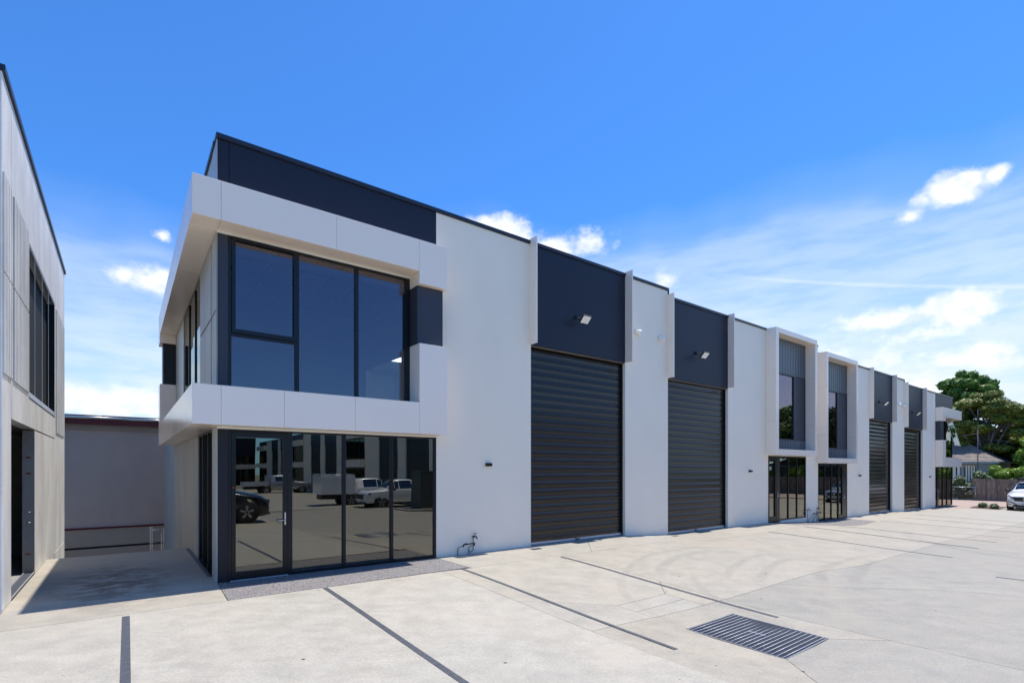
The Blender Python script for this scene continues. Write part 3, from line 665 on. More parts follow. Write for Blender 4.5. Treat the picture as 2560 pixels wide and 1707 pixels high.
bx('ceiling', ceil_m, B, XS+.19, 5.65, YB+.12, 17, 6.14, 6.2); bx('ceiling', ceil_m, B, XS+.19, 5.65, YB, 17, 2.76, 2.80)
cg = MB(); 
for k in range(4): cg.box(XS+.19, 5.65, 11.2+k*.62*2, 11.24+k*.62*2, 6.126, 6.139)
for k in range(7): cg.box(1.75+k*.61, 1.785+k*.61, YB+.12, 16.9, 6.125, 6.138)
cg.build('ceiling_grid', grid_m, B)
# small white pelmet strip seen through glass
bx('blind_rail', plaster, B, 1.6, 4.95, YB-.06, YB+.05, 5.93, 6.05)

# ---- window boxes of the two middle units
def window_box(x0, x1, xi0, xi1, z0, z1, zi0, zi1, yf, seams, zj):
    r = empty('window_box', (x0, yf, z0)); r.parent = B; r.location = Vector((x0,yf,z0))-Vector(B['_w'])
    def pc(*c): bx('cladding_panel', clad, r, *c, bevel=.003)
    zs = [z0]+list(zj)+[z1]
    for a, b_ in zip(zs, zs[1:]):
        lo = a+(.002 if a != z0 else 0); hi = b_-(.002 if b_ != z1 else 0)
        pc(x0, xi0, yf, YW-.003, lo, hi); pc(xi1, x1, yf, YW-.003, lo, hi)
    pc(xi0+.001, xi1-.001, yf, YW-.003, zi1, z1); pc(xi0+.001, xi1-.001, yf, YW-.003, z0, zi0)
    (za, zb) = seams
    # standing seam sheets above and below the window
    k = 0; xx = xi0-.6 if False else xi0
    n = 14; wdt = (xi1-xi0)/n
    sh_ = empty('seamed_sheet', (xi0, YW, zb)); sh_.parent = r; sh_.location = Vector((xi0,YW,zb))-Vector(r['_w'])
    bpy.data.objects.remove(sh_)
    for k in range(n):
        m = MB(); m.box(xi0+k*wdt+.012, xi0+(k+1)*wdt-.012, YW, YW+.03, zb, zi1); m.build('cladding_sheet', seam_m, r)
        m = MB(); m.box(xi0+k*wdt+.012, xi0+(k+1)*wdt-.012, YW, YW+.03, zi0, za); m.build('cladding_sheet', seam_m, r)
    bx('backing', charcoal, r, xi0, xi1, YW+.03, YW+.10, zi0, zi1) if False else None
    m = MB(); m.box(xi0, xi1, YW+.016, YW+.06, zb, zi1); m.box(xi0, xi1, YW+.016, YW+.06, zi0, za); m.build('backing', blackm, r)
    return r
r1_ = window_box(20.546, 24.245, 20.785, 24.06, 2.556, 7.625, 2.80, 7.43, 9.90, (3.205, 6.0), (3.9, 5.97))
w1 = window('window', ((20.84, 22.98), (23.10, 24.0)), 20.785, 24.06, 3.21, 5.995, YW+.002, graphite, glass_u, .05)
r2_ = window_box(25.215, 28.785, 25.39, 28.62, 2.269, 7.288, 2.503, 7.085, 9.90, (2.95, 5.72), (3.55, 5.70))
w2_ = window('window', ((25.44, 27.46), (27.66, 28.57)), 25.39, 28.62, 2.955, 5.715, YW+.002, graphite, glass_u, .05)
for (a, b_, z0, z1) in ((23.12, 24.0, 3.26, 5.94), (27.67, 28.57, 3.0, 5.66)):
    m = MB(); n = 10
    for k in range(n): 
        x = a+(b_-a)*k/n; m.box(x+.004, x+(b_-a)/n-.004, YW+.02, YW+.034, z0, z1)
    m.build('mesh_screen', graphite, B)
bx('room_back', plaster, B, 20.8, 28.6, 14.0, 14.1, 2.5, 7.1)
for (x0, x1, zf, zt, door, mul, leaf) in ((20.745, 24.112, -.14, 2.53, (20.80, 21.36), (22.48, 23.28), (21.42, 21.72)), (25.326, 28.60, -.415, 2.262, (27.62, 28.06), (26.066, 26.803), (28.10, 28.58))):
    r = empty('shopfront_window', (x0, YW, zf)); r.parent = B; r.location = Vector((x0,YW,zf))-Vector(B['_w'])
    f = MB(); f.box(x0, x1, YW+.001, YW+.09, zf, zf+.05); f.box(x0, x1, YW+.001, YW+.09, zt-.05, zt); f.box(x0, x0+.05, YW+.002, YW+.089, zf+.05, zt-.05); f.box(x1-.05, x1, YW+.002, YW+.089, zf+.05, zt-.05); f.build('frame', frame_m, r)
    bx('door_jamb', frame_m, r, leaf[0], leaf[1], YW+.003, YW+.088, zf+.05, zt-.05)
    e = sorted([x0+.05, x1-.05, leaf[0], leaf[1]]+[v for m_ in mul for v in (m_-.02, m_+.02)]+([27.55, 27.60] if x0 > 25 else []))
    gaps = [(e[i], e[i+1]) for i in range(0, len(e)-1)]
    for a, b_ in gaps:
        if b_-a > .3 and not (abs(a-leaf[0]) < .01): bx('pane', glass_m, r, a, b_, YW+.03, YW+.036, zf+.05, zt-.05)
        elif abs(b_-a-.04) < .02 and not abs(a-leaf[0]) < .01: bx('mullion', frame_m, r, a, b_, YW-.004, YW+.087, zf+.05, zt-.05)
    d0, d1 = door
    f = MB(); f.box(d0, d1, YW-.01, YW+.02, zf+.02, zf+.20); f.box(d0, d1, YW-.01, YW+.02, zt-.16, zt-.07); f.box(d0, d0+.03, YW-.009, YW+.019, zf+.20, zt-.16); f.box(d1-.05, d1, YW-.009, YW+.019, zf+.20, zt-.16); f.build('door_leaf', frame_m, r)
    hx = leaf[0]+.07 if x0 < 25 else leaf[0]+.03
    h = MB(); h.box(hx-.012, hx+.012, YW-.03, YW-.011, zf+.95, zf+1.18); h.tube([(hx, YW-.03, zf+1.04), (hx, YW-.08, zf+1.04), (hx-.13, YW-.08, zf+1.04)], .011, 6); h.build('handle', steel, r)
    bx('floor', carpet, B, x0, x1, YB, 14, zf-.1, zf+.02); bx('interior_wall', plaster, B, x0-.2, x1+.2, 14.0, 14.1, zf, zt+.3)
bx('door_sill', white_wall, B, 21.75, 24.115, YW+.002, YW+.12, -.45, -.142)
# ---- far corner office (unit 4)
b4u = empty('upper_band', (45, 10, 5.5)); b4u.parent = B; b4u.location = Vector((45,10,5.5))-Vector(B['_w'])
b4l = empty('lower_band', (45, 10, 2.2)); b4l.parent = B; b4l.location = Vector((45,10,2.2))-Vector(B['_w'])
band_seg(43.125, 43.80, 9.905, YW-.003, 5.19, 6.10, b4u); band_seg(43.804, 47.70, 9.905, YW-.003, 5.47, 6.10, b4u); band_seg(47.25, 47.70, YW, 19.8, 5.47, 6.10, b4u)
band_seg(43.125, 43.80, 9.905, YW-.003, 2.145, 3.92, b4l); band_seg(43.804, 47.70, 9.905, YW-.003, 2.145, 2.775, b4l); band_seg(47.25, 47.70, YW, 19.8, 2.145, 2.775, b4l)
MB().box(43.17, 43.90, 10.05, YW-.004, 3.925, 5.185).build('dark_panel', graphite, B)
w4 = window('window', ((43.98, 44.66), (44.74, 45.6), (45.68, 47.1)), 43.93, 47.20, 2.5, 5.465, YW+.004, frame_m, glass_m, .05)
bx('lintel_beam', charcoal, B, 43.13, 47.19, YW+.012, YB, 5.47, 6.098)
w4s = empty('sash', (46.4, 10.2, 5.2)); w4s.parent = w4; w4s.location = Vector((46.4,10.2,5.2))-Vector(w4['_w'])
bpy.data.objects.remove(w4s)
tl = math.tan(R(14)); f = MB(); gl_ = MB()
def sl(x0, x1, z0, z1, m, t0=.0, t1=.03):
    vs = []
    for (x, t, z) in ((x0,t0,z0),(x1,t0,z0),(x1,t1,z0),(x0,t1,z0),(x0,t0,z1),(x1,t0,z1),(x1,t1,z1),(x0,t1,z1)): vs.append((x, YW-.03-(5.42-z)*tl+t, z))
    m.add(vs, [(0,3,2,1),(4,5,6,7),(0,1,5,4),(1,2,6,5),(2,3,7,6),(3,0,4,7)])
sl(45.62, 47.12, 5.36, 5.42, f); sl(45.62, 47.12, 3.62, 3.68, f); sl(45.62, 45.68, 3.68, 5.36, f); sl(47.06, 47.12, 3.68, 5.36, f); sl(45.68, 47.06, 3.68, 5.36, gl_, .01, .015)
f.build('open_sash', alu, w4); gl_.build('sash_pane', glass_m, w4)
w5 = window('shopfront_window', ((43.2, 43.62), (43.95, 44.9), (44.95, 45.95), (46.0, 47.1)), 43.13, 47.19, -.55, 2.14, YW+.004, frame_m, glass_m, .05)
h = MB(); h.box(43.70, 43.73, YW-.03, YW+.003, .40, .66); h.tube([(43.715, YW-.03, .52), (43.715, YW-.09, .52), (43.58, YW-.09, .52)], .012, 6); h.build('handle', steel, w5)
w6 = empty('side_window', (47.2, 12, 0)); w6.parent = B; w6.location = Vector((47.2,12,0))-Vector(B['_w'])
bx('pane', glass_m, w6, 47.19, 47.2, YB, 13.9, 2.78, 5.46)
bx('floor', carpet, B, 43.2, 47.0, YB, 16, -.6, -.53); bx('interior_floor', carpet, B, 43.2, 47.0, YB, 16, 2.2, 2.45); bx('interior_wall', plaster, B, 43.15, 47.0, 16, 16.1, -.5, 6.9); bx('interior_wall', plaster, B, 43.13, 43.2, YB, 16, -.5, 6.9)

# ------------------------------------------------------------------ things on the main facade
def floodlight(x, y, z, s, label):
    r = empty('floodlight', (x, YW, z+.1), label, 'floodlight', 'floodlights over the roller doors')
    MB().tube([(x, YW, z+.12), (x, YW-.04, z+.12)], .05, 12).build('mount', blackm, r)
    MB().tube([(x, YW-.03, z+.12), (x+.03, YW-.14, z+.06), (x+.06, YW-.22, z+.03)], .018, 8).build('arm', blackm, r)
    # head: slab whose pale face looks down and out
    u = Vector((1, 0, 0)); n = Vector((0, -.72, -.70)).normalized(); v = n.cross(u)
    c = Vector((x+.08, YW-.31, z+.0))
    def slab(w_, h_, t0, t1):
        m = MB(); vs = [c+u*a*w_+v*b_*h_+n*t for t in (t0, t1) for a, b_ in ((-1,-1),(1,-1),(1,1),(-1,1))]
        return m.add(vs, [(0,3,2,1),(4,5,6,7),(0,1,5,4),(1,2,6,5),(2,3,7,6),(3,0,4,7)])
    slab(.145*s, .115*s, -.035, .0).build('housing', blackm, r); slab(.13*s, .10*s, .001, .012).build('lens', lens_m, r)
floodlight(10.0, 0, 6.08, 1.05, 'white faced floodlight on the dark panel over the nearest roller door')
floodlight(15.72, 0, 5.87, 1.05, 'white faced floodlight on the dark panel over the second roller door')
floodlight(32.95, 0, 5.55, 1.1, 'floodlight on the dark panel over the third roller door')
floodlight(38.4, 0, 5.35, 1.1, 'floodlight on the dark panel over the farthest roller door')
def sensor(x, z, yl, label, s=1.):
    r = empty('security_sensor', (x, YW, z), label, 'sensor', 'white sensors on the piers')
    MB().tube([(x, YW, z), (x+.02*s, YW-.06*s, z-.01)], [.075*s, .07*s], 20).build('base', whitep, r)
    MB().tube([(x+.02*s, YW-.055*s, z-.01), (x+.06*s, YW-.15*s, z-.03*s), (x+.065*s, YW-.158*s, z-.033*s)], [.082*s, .082*s, .07*s], 24).build('dome', whitep, r)
sensor(12.56, 6.20, 0, 'white round sensor just right of the fin beside the nearest roller door')
sensor(13.72, 6.18, 0, 'white round sensor beside the fin of the second roller door')
sensor(35.95, 5.76, 0, 'tiny white sensor close to the fin of the third roller door', .9)
sensor(36.6, 5.76, 0, 'small white sensor on the narrow pier between the two far roller doors', 1.1)
WL = [(7.05, 2.107, 'black wall light between the glass office front and the nearest roller door'),
      (19.3, 1.92, 'black wall light left of the first white window box'),
      (30.14, 1.665, 'black wall light right of the second white window box'),
      (41.87, 1.50, 'black wall light beside the farthest glass entrance')]
for (x, z, lb_) in WL:
    r = empty('wall_light', (x, YW, z), lb_, 'wall light', 'black up and down wall lights')
    MB().box(x-.073, x+.073, YW-.09, YW-.001, z-.037, z+.037).build('body', frame_m, r, bevel=.004)
    MB().box(x-.055, x+.055, YW-.075, YW-.02, z-.040, z-.0375).build('diffuser', graphite, r)
def tap(x, z0, zt, label, grp='garden taps along the facade', foot=None):
    r = empty('garden_tap', (x, YW-.02, z0), label, 'tap', grp)
    pts = [(x, YW-.02, zt), (x, YW-.02, z0+.1), (x-.01, YW-.02, z0+.07), (x-.05, YW-.02, z0+.05), ((foot or x-.12), YW-.02, z0+.05)]
    MB().tube(pts, .0095, 8).build('pipe', copper, r)
    m = MB(); m.tube([(x, YW-.02, zt-.03), (x, YW-.02, zt+.02)], .017, 8); m.tube([(x-.03, YW-.02, zt), (x+.02, YW-.06, zt), (x+.035, YW-.115, zt-.005), (x+.04, YW-.13, zt-.055)], [.014,.017,.015,.012], 8)
    m.tube([(x+.015, YW-.07, zt), (x+.015, YW-.07, zt+.07)], [.013,.006], 8); m.build('body', brass, r)
    MB().box(x-.025, x+.055, YW-.078, YW-.062, zt+.068, zt+.082).build('handle', brass, r)
def meter(xa, xb, z0, zt, label):
    r = empty('water_meter', ((xa+xb)/2, YW-.03, z0), label, 'water meter', 'water meters on bent pipes')
    for x in (xa, xb): MB().tube([(x, YW-.025, z0-.02), (x, YW-.025, z0+.14), (x+.015, YW-.04, z0+.17), (x+.06, YW-.16, zt)], .010, 8).build('pipe', copper, r)
    m = MB(); m.tube([(xa+.06, YW-.165, zt-.04), (xa+.07, YW-.175, zt+.02), (xa+.12, YW-.18, zt+.03), (xa+.2, YW-.18, zt+.025), (xb+.0, YW-.18, zt+.03), (xb+.06, YW-.175, zt+.03), (xb+.065, YW-.165, zt-.03)], [.014,.022,.026,.015,.017,.024,.014], 8)
    m.build('meter_body', brass, r)
meter(6.19, 6.49, 0, .235, 'water meter on two bent pipes beside the nearest glass front')
tap(6.62, 0, .40, 'brass garden tap on the wall right of the nearest glass front', foot=6.50)
meter(24.37, 24.70, -.40, .0, 'left water meter on bent pipes between the two middle glass doors')
meter(24.85, 25.12, -.42, .03, 'right water meter on bent pipes between the two middle glass doors')
tap(24.24, -.38, .19, 'garden tap at the left end of the short wall between the middle glass doors', foot=24.36)
tap(25.2, -.40, .22, 'garden tap at the right end of the short wall between the middle glass doors', foot=25.13)
b_ = MB(); b_.box(41.0, 41.25, 9.86, 10.0, -.555, -.50); b_.box(41.3, 41.42, 9.92, 10.05, -.555, -.47); b_.build('brick_rubble', brick_red, None, label='few broken bricks on the ground at the foot of the far white wall', cat='rubble')

# ------------------------------------------------------------------ drain grate
gr = empty('drain_grate', (7.0, 3.65, gh(7, 3.65)), 'large steel drain grate set flush in the concrete yard', 'grate')
gx0, gx1, gy0, gy1 = 6.395, 7.595, 2.965, 4.325
zc = lambda x, y: gh(x, y)
MB().box(gx0, gx1, gy0, gy1, -.60, -.50).build('pit_floor', blackm, gr, warp=onground)
m = MB(); m.box(gx0-.012, gx0-.002, gy0-.01, gy1+.01, -.5, .0); m.box(gx1+.002, gx1+.012, gy0-.01, gy1+.01, -.5, .0); m.box(gx0-.002, gx1+.002, gy0-.01, gy0-.001, -.5, .0); m.box(gx0-.002, gx1+.002, gy1+.001, gy1+.01, -.5, .0); m.build('pit_wall', conc_j, gr, warp=onground)
m = MB(); m.box(gx0, gx0+.012, gy0, gy1, -.05, .002); m.box(gx1-.012, gx1, gy0, gy1, -.05, .002); m.box(gx0+.012, gx1-.012, gy0, gy0+.012, -.05, .002); m.box(gx0+.012, gx1-.012, gy1-.012, gy1, -.05, .002); m.build('frame', galv, gr, warp=onground)
n = 40
for i in range(n):
    x = gx0+.02+(gx1-gx0-.04)*i/(n-1); MB().box(x-.0065, x+.0065, gy0+.013, gy1-.013, -.05, -.004).build('bearing_bar', galv_d, gr, warp=onground)
for i in range(19):
    y = gy0+.05+(gy1-gy0-.1)*i/18; MB().tube([(gx0+.013, y, 0.0), (gx1-.013, y, 0.0)], .0036, 6).build('cross_rod', rod_m, gr, warp=onground)
MB().box(7.04, 7.075, 3.55, 3.79, .004, .012).build('lifting_bar', galv, gr, warp=onground)

# ------------------------------------------------------------------ building on the left
XL = -1.37
A = empty('concrete_building', (-5, 10.09, 0), 'grey precast concrete building at the left edge with ribbed panels and barred window', 'building')
def lw(name, m, y0, y1, z0, z1, x0=XL-.175, x1=XL, **kw): return bx(name, m, A, x0, x1, y0, y1, z0, z1, **kw)
lw('wall_panel', conc_l, 10.09, 10.822, -.1, 7.60, bevel=.008)
lw('wall_panel', conc_l, 10.836, 12.628, 2.765, 4.770); lw('wall_panel', conc_l, 10.836, 12.628, 4.800, 7.60)
lw('wall_panel', conc_l, 12.632, 17.005, 2.765, 3.292); lw('wall_panel', conc_l, 12.632, 17.005, 6.095, 7.60); 
lw('wall_panel', conc_l, 13.42, 17.005, -.06, 2.735, bevel=.008)
lw('wall_panel', conc_l, 16.96, 17.005, 3.292, 6.095)
lw('wall_panel', conc_l, 17.018, 19.56, -.055, 7.60, bevel=.008)
lw('footing', conc_l, 15.4, 16.85, -2.7, -.075, x1=XL-.004); lw('footing', conc_l, 16.87, 19.56, -2.7, -.07)
lw('wall_core', conc_j, 10.82, 19.5, 2.7, 7.55, x0=XL-.30, x1=XL-.176) if False else None
lw('groove_back', conc_j, 10.84, 12.6, 4.76, 4.81, x1=XL-.02)
for k in range(9): lw('lifting_insert', conc_l, 10.90+k*.19, 10.96+k*.19, 4.772, 4.798, x1=XL-.004)
lw('capping', capm, 10.07, 19.60, 7.602, 7.685, x0=XL-.23, x1=XL+.035)
rib = MB(); bk = MB(); y = 10.12
while y < 12.52:
    if not (10.70 < y < 10.86):
        rib.box(XL+.001, XL+.022, y, y+.094, 3.36, 4.765); rib.box(XL+.001, XL+.022, y, y+.094, 4.805, 6.2)
    y += .142
y = 17.2
while y < 19.3: rib.box(XL+.001, XL+.022, y, y+.094, 2.9, 6.0); y += .142
for c in ((10.11, 10.80), (10.85, 12.61)): bk.box(XL+.0002, XL+.0016, c[0], c[1], 3.36, 4.765); bk.box(XL+.0002, XL+.0016, c[0], c[1], 4.805, 6.2)
bk.box(XL+.0002, XL+.0016, 17.19, 19.35, 2.9, 6.0)
rib.build('ribs', conc_l, A, kind='stuff'); bk.build('rib_groove', conc_j, A)
lw('front_wall', conc_j, 10.095, 10.30, -.1, 7.58, x0=-14, x1=XL-.18); bx('front_capping', capm, A, -14, XL-.235, 10.06, 10.32, 7.585, 7.68)
bx('back_wall', conc_l, A, -14, XL-.18, 19.38, 19.56, -2.7, 7.58); bx('roof_sheet', galv, A, -14, XL-.18, 10.31, 19.37, 7.3, 7.36)
bx('inner_wall', int_conc, A, -5.0, -4.85, 10.31, 19.37, 0, 7.2); bx('inner_floor', int_conc, A, -14, XL-.02, 10.31, 19.37, -.14, -.012); bx('inner_floor', int_conc, A, -14, XL-.18, 10.31, 19.37, 2.8, 3.0)
bx('inner_wall', conc_j, A, -4.85, XL-.18, 16.2, 16.35, 0, 2.79)
# window bars and flashing
wn = empty('barred_window', (XL, 14.8, 3.3)); wn.parent = A; wn.location = Vector((XL,14.8,3.3))-Vector(A['_w'])
bx('void', blackm, wn, XL-.17, XL-.15, 12.64, 16.955, 3.295, 6.09)
bx('sill_angle', alu, wn, XL-.06, XL+.010, 12.64, 16.95, 3.295, 3.335); bx('sill_angle', alu, wn, XL-.02, XL-.004, 12.64, 16.95, 3.336, 3.40)
bx('head_angle', alu, wn, XL-.05, XL-.002, 12.64, 16.95, 6.045, 6.062)
for y in (13.52, 14.64, 15.75): bx('mullion', steel, wn, XL-.014, XL-.008, y-.012, y+.012, 3.40, 6.045)
bx('jamb', blackm, wn, XL-.15, XL-.002, 16.94, 16.958, 3.3, 6.05)
bx('reveal', conc_j, A, XL-.174, XL-.003, 13.395, 13.419, .0, 2.73)
for z in (.36, 1.90, 2.2):
    MB().box(XL-.125, XL-.055, 13.387, 13.394, z, z+.035).build('rust_bolt', rust, A)
for z in (.98, 1.18): MB().tube([(XL-.12, 13.385, z), (XL-.05, 13.378, z)], .007, 6).build('reo_bar', steel, A)
bx('threshold_channel', galv_d, A, XL-.17, XL-.005, 10.83, 13.42, -.05, .012); bx('threshold_lip', alu, A, XL-.022, XL-.006, 10.83, 13.42, .0125, .03); bx('threshold_lip', alu, A, XL-.16, XL-.148, 10.83, 13.42, .0125, .03)

# ------------------------------------------------------------------ warehouse behind, handrail in the gap
W = empty('rear_warehouse', (0, 26.5, -2.7), 'mauve rendered warehouse with dark red fascia behind the gap', 'building')
yb = 26.5
bx('wall', mauve, W, -14, 8, yb, yb+.3, -.37, 3.56); bx('wall', mauve2, W, -14, 8, yb-.03, yb+.3, -1.10, -.372); bx('wall', mauve2, W, -14, 8, yb-.05, yb+.3, -2.72, -1.18)
bx('ledge', charcoal, W, -14, 8, yb-.04, yb+.2, -1.178, -1.102); bx('ledge', red_m, W, -14, 8, yb-.06, yb-.031, -.40, -.33)
bx('beam', mauve2, W, -14, 8, yb-.08, yb+.3, 3.562, 3.77); bx('fascia', red_m, W, -14, 8, yb-.30, yb-.02, 3.772, 3.96)
for x in range(-14, 8, 2):
    m = MB(); m.tube([(x+.01, yb-.40, 4.02), (x+1.99, yb-.40, 4.02)], .055, 12); m.build('gutter', galv, W)
    MB().box(x-.02, x+.02, yb-.47, yb-.33, 3.965, 4.085).build('gutter_bracket', galv, W)
bx('roof', mat('rust_roof', (.12, .06, .05), .6), W, -14, 8, yb-.34, 45, 4.075, 4.13); bx('end_wall', mauve, W, -14, -13.7, yb+.31, 45, -2.7, 4.05); bx('end_wall', mauve, W, 7.7, 8, yb+.31, 45, -2.7, 4.05)
hr = empty('handrail', (.75, 17.5, -.8), 'stainless wire handrail at the stair beyond the edge of the yard', 'handrail')
stm = steel
for (x, y, z1) in ((.585, 17.5, .40), (.625, 17.45, .40), (.845, 17.52, .20), (.895, 17.6, .31)): MB().tube([(x, y, -1.2), (x, y, z1)], .009 if x != .845 else .013, 8).build('post', stm, hr)
MB().tube([(.60, 17.48, .31), (.88, 17.5, .205)], .010, 8).build('top_rail', stm, hr); MB().tube([(.64, 17.6, .30), (.93, 17.62, .31)], .009, 8).build('top_rail', stm, hr)
for k in range(6): MB().tube([(.62, 17.48, .17-k*.105), (.86, 17.5, .095-k*.105)], .004, 6).build('wire', stm, hr)
bx('stair_landing', conc_j, hr, .3, 1.2, 17.2, 19.5, -2.7, -1.2)

# ------------------------------------------------------------------ foliage tools
def leaves(name, clumps, m, parent, size=.12, seed=1, upbias=.35, droop=0, elong=1.0):
    """clumps: (cx,cy,cz, rx,ry,rz, count); leaf-sized quads on and in each clump"""
    rng = np.random.default_rng(seed); Cs = []; Ns = []; Sz = []
    for (cx, cy, cz, rx, ry, rz, n) in clumps:
        d = rng.normal(size=(n, 3)); d /= np.linalg.norm(d, axis=1)[:, None]
        r = .62+.42*rng.random(n)**.8; r += .10*np.sin(d[:, 0]*9+cx)*np.cos(d[:, 2]*8+cy)
        p = d*r[:, None]*np.array([rx, ry, rz])+np.array([cx, cy, cz]); Cs.append(p)
        nn = d*.9+rng.normal(size=(n, 3))*.55+np.array([0, 0, upbias]); Ns.append(nn/np.linalg.norm(nn, axis=1)[:, None]); Sz.append(size*(.6+.8*rng.random(n)))
    C = np.vstack(Cs); Nn = np.vstack(Ns); s = np.concatenate(Sz); k = len(C)
    a = rng.normal(size=(k, 3)); u = np.cross(Nn, a); u /= np.linalg.norm(u, axis=1)[:, None]; v = np.cross(Nn, u)
    h = s[:, None]*.5
    V = np.stack([C-u*h*elong*1.25, C-v*h*.75, C+u*h*elong*1.25, C+v*h*.75], axis=1).reshape(-1, 3)
    c0 = C.mean(0); me = bpy.data.meshes.new(name)
    me.vertices.add(4*k); me.vertices.foreach_set('co', (V-c0).ravel()); me.loops.add(4*k); me.loops.foreach_set('vertex_index', np.arange(4*k, dtype=np.int32))
    me.polygons.add(k); me.polygons.foreach_set('loop_start', np.arange(0, 4*k, 4, dtype=np.int32)); me.polygons.foreach_set('loop_total', np.full(k, 4, dtype=np.int32))
    me.update(calc_edges=True); me.materials.append(m)
    o = bpy.data.objects.new(name, me); COL.objects.link(o); pw = Vector(parent['_w']) if parent else Vector((0,0,0))
    o.location = Vector(c0)-pw
    if parent: o.parent = parent
    return o
def limb_set(parent, base, top, tips, r0, m, rnd):
    mb = MB(); base = Vector(base); top = Vector(top)
    mid = base.lerp(top, .5)+Vector((rnd.uniform(-.2,.2), rnd.uniform(-.2,.2), 0))
    mb.tube([base, mid, top], [r0, r0*.75, r0*.45], 10)
    for t in tips:
        t = Vector(t); s0 = mid.lerp(top, rnd.random())
        k = s0.lerp(t, .5)+Vector((rnd.uniform(-.2,.2), rnd.uniform(-.2,.2), rnd.uniform(0,.35)))
        mb.tube([s0, k, t], [r0*.26, r0*.17, r0*.05], 6)
    mb.build('trunk', m, parent)
ZG = -.62
# tall broad-leaved tree at the back
rnd = random.Random(3)
t1 = empty('broadleaf_tree', (72, 14.4, ZG), 'tall broad-leaved tree rising behind the layered tree at the right', 'tree')
cl = []
for i in range(34):
    a = rnd.uniform(0, 6.28); q = rnd.random()**.5
    y = 14.45+math.cos(a)*2.1*q; x = 72+math.sin(a)*1.9*q; z = 9.9+rnd.uniform(-2.1, 1.75)*(1-.35*q*q)
    cl.append((x, y, z, .66, .66, .48, 430))
for (y, z) in ((14.9, 12.1), (14.1, 11.9), (13.3, 11.4), (16.0, 10.9), (12.6, 10.3), (16.7, 9.9), (17.0, 8.9), (12.2, 9.7), (17.2, 8.2)): cl.append((72, y, z, .62, .58, .48, 420))
leaves('crown', cl, leaf_broad, t1, .24, 5)
limb_set(t1, (72, 14.4, ZG), (72, 14.4, 7.6), [(c[0], c[1], c[2]) for c in cl[::3]], .30, bark, rnd)
# layered cypress
t2 = empty('layered_tree', (63.5, 11.2, ZG), 'wide dark tree with flat yellow-green layers behind the tiled house', 'tree')
cl = []; rnd = random.Random(11); tips = []
LAY = [(12.6, 8.0, 1.2), (13.3, 7.2, .9), (12.0, 8.5, .8), (11.2, 8.6, .9), (10.3, 8.1, 1.0), (9.5, 7.1, .8), (8.9, 6.5, .7), (11.0, 7.3, 1.2), (12.6, 6.4, 1.3), (9.9, 6.2, 1.0), (8.7, 5.4, .9), (11.6, 5.8, 1.1), (13.4, 5.4, 1.0), (12.6, 4.9, 1.0), (10.3, 4.9, 1.0), (9.1, 4.6, 1.0), (8.2, 4.6, .8), (11.2, 4.2, 1.0), (13.6, 6.2, .8), (12.9, 3.9, .9), (8.0, 3.7, 1.0), (9.2, 3.5, 1.0), (10.5, 3.9, 1.0)]
for (y, z, r) in LAY:
    for k in range(4):
        xx = 63.5+rnd.uniform(-1.9, 1.6); yy = y+rnd.uniform(-.35, .35); zz = z+rnd.uniform(-.42, .3)
        cl.append((xx, yy, zz, r*.70, r*.72, .34, 860)); tips.append((xx, yy, zz-.1))
leaves('crown', cl, leaf_cyp, t2, .15, 8, upbias=.9)
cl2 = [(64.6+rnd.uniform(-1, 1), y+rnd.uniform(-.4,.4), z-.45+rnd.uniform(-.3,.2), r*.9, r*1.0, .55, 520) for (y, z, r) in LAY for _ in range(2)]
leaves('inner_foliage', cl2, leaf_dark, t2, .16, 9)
limb_set(t2, (63.3, 11.3, ZG), (63.4, 11.2, 6.2), tips[::2], .26, bark_g, rnd)
mb = MB()
for (ya, yb_, zt) in ((12.3, 13.0, 6.0), (11.6, 12.1, 6.6), (10.6, 9.6, 6.2), (11.0, 10.4, 7.0)): mb.tube([(63.0, 11.3, 2.2), (62.4, ya, 4.0), (62.2, yb_, zt)], [.10, .07, .025], 6)
mb.build('limb', bark_g, t2)
def bushy(name, loc, label, cat, clumps, m, size, seed, trunk=None, group=None):
    t = empty(name, loc, label, cat, group); leaves('crown' if 'tree' in name else 'foliage', clumps, m, t, size, seed)
    r_ = random.Random(seed); limb_set(t, loc, (loc[0], loc[1], clumps[0][2]), [c[:3] for c in clumps[::3]], trunk or .08, bark, r_); return t
def cloudof(x, y, z, rx, ry, rz, n, r, cnt, seed):
    q = random.Random(seed); out = []
    for i in range(n):
        a, b_ = q.uniform(0, 6.28), q.uniform(-1, 1); k = q.random()**.4; c_ = math.sqrt(1-b_*b_)
        out.append((x+math.cos(a)*c_*rx*k, y+math.sin(a)*c_*ry*k, z+b_*rz*k, r, r, r*.8, cnt))
    return out
bushy('broadleaf_tree', (60.5, 7.9, ZG), 'bright green leafy tree at the right edge behind the timber fence', 'tree', cloudof(60.5, 7.75, 2.7, 1.2, 1.5, 1.9, 34, .55, 420, 4), leaf_bright, .15, 21, .12)
bushy('shrub', (58.0, 9.5, ZG), 'bright green shrub spilling over the timber fence below the tiled roof', 'shrub', cloudof(58.0, 9.4, 1.35, .8, 1.2, .75, 22, .42, 380, 6), leaf_bright, .14, 22)
bushy('shrub', (57.6, 8.2, ZG), 'bright green shrub behind the fence next to the white car roof', 'shrub', cloudof(57.6, 8.1, 1.5, .8, 1.1, .9, 22, .42, 380, 7), leaf_bright, .14, 23)
bushy('shrub', (57.2, 10.7, ZG), 'mid green shrub just left of the timber fence end', 'shrub', cloudof(57.2, 10.6, 1.3, .5, .7, .55, 16, .34, 340, 8), leaf_gloss, .13, 24)
bushy('shrub', (56.9, 11.9, ZG), 'glossy leaved shrub behind the wire gate', 'shrub', cloudof(56.9, 11.9, .6, .5, .95, .75, 20, .36, 340, 9), leaf_gloss, .15, 25)
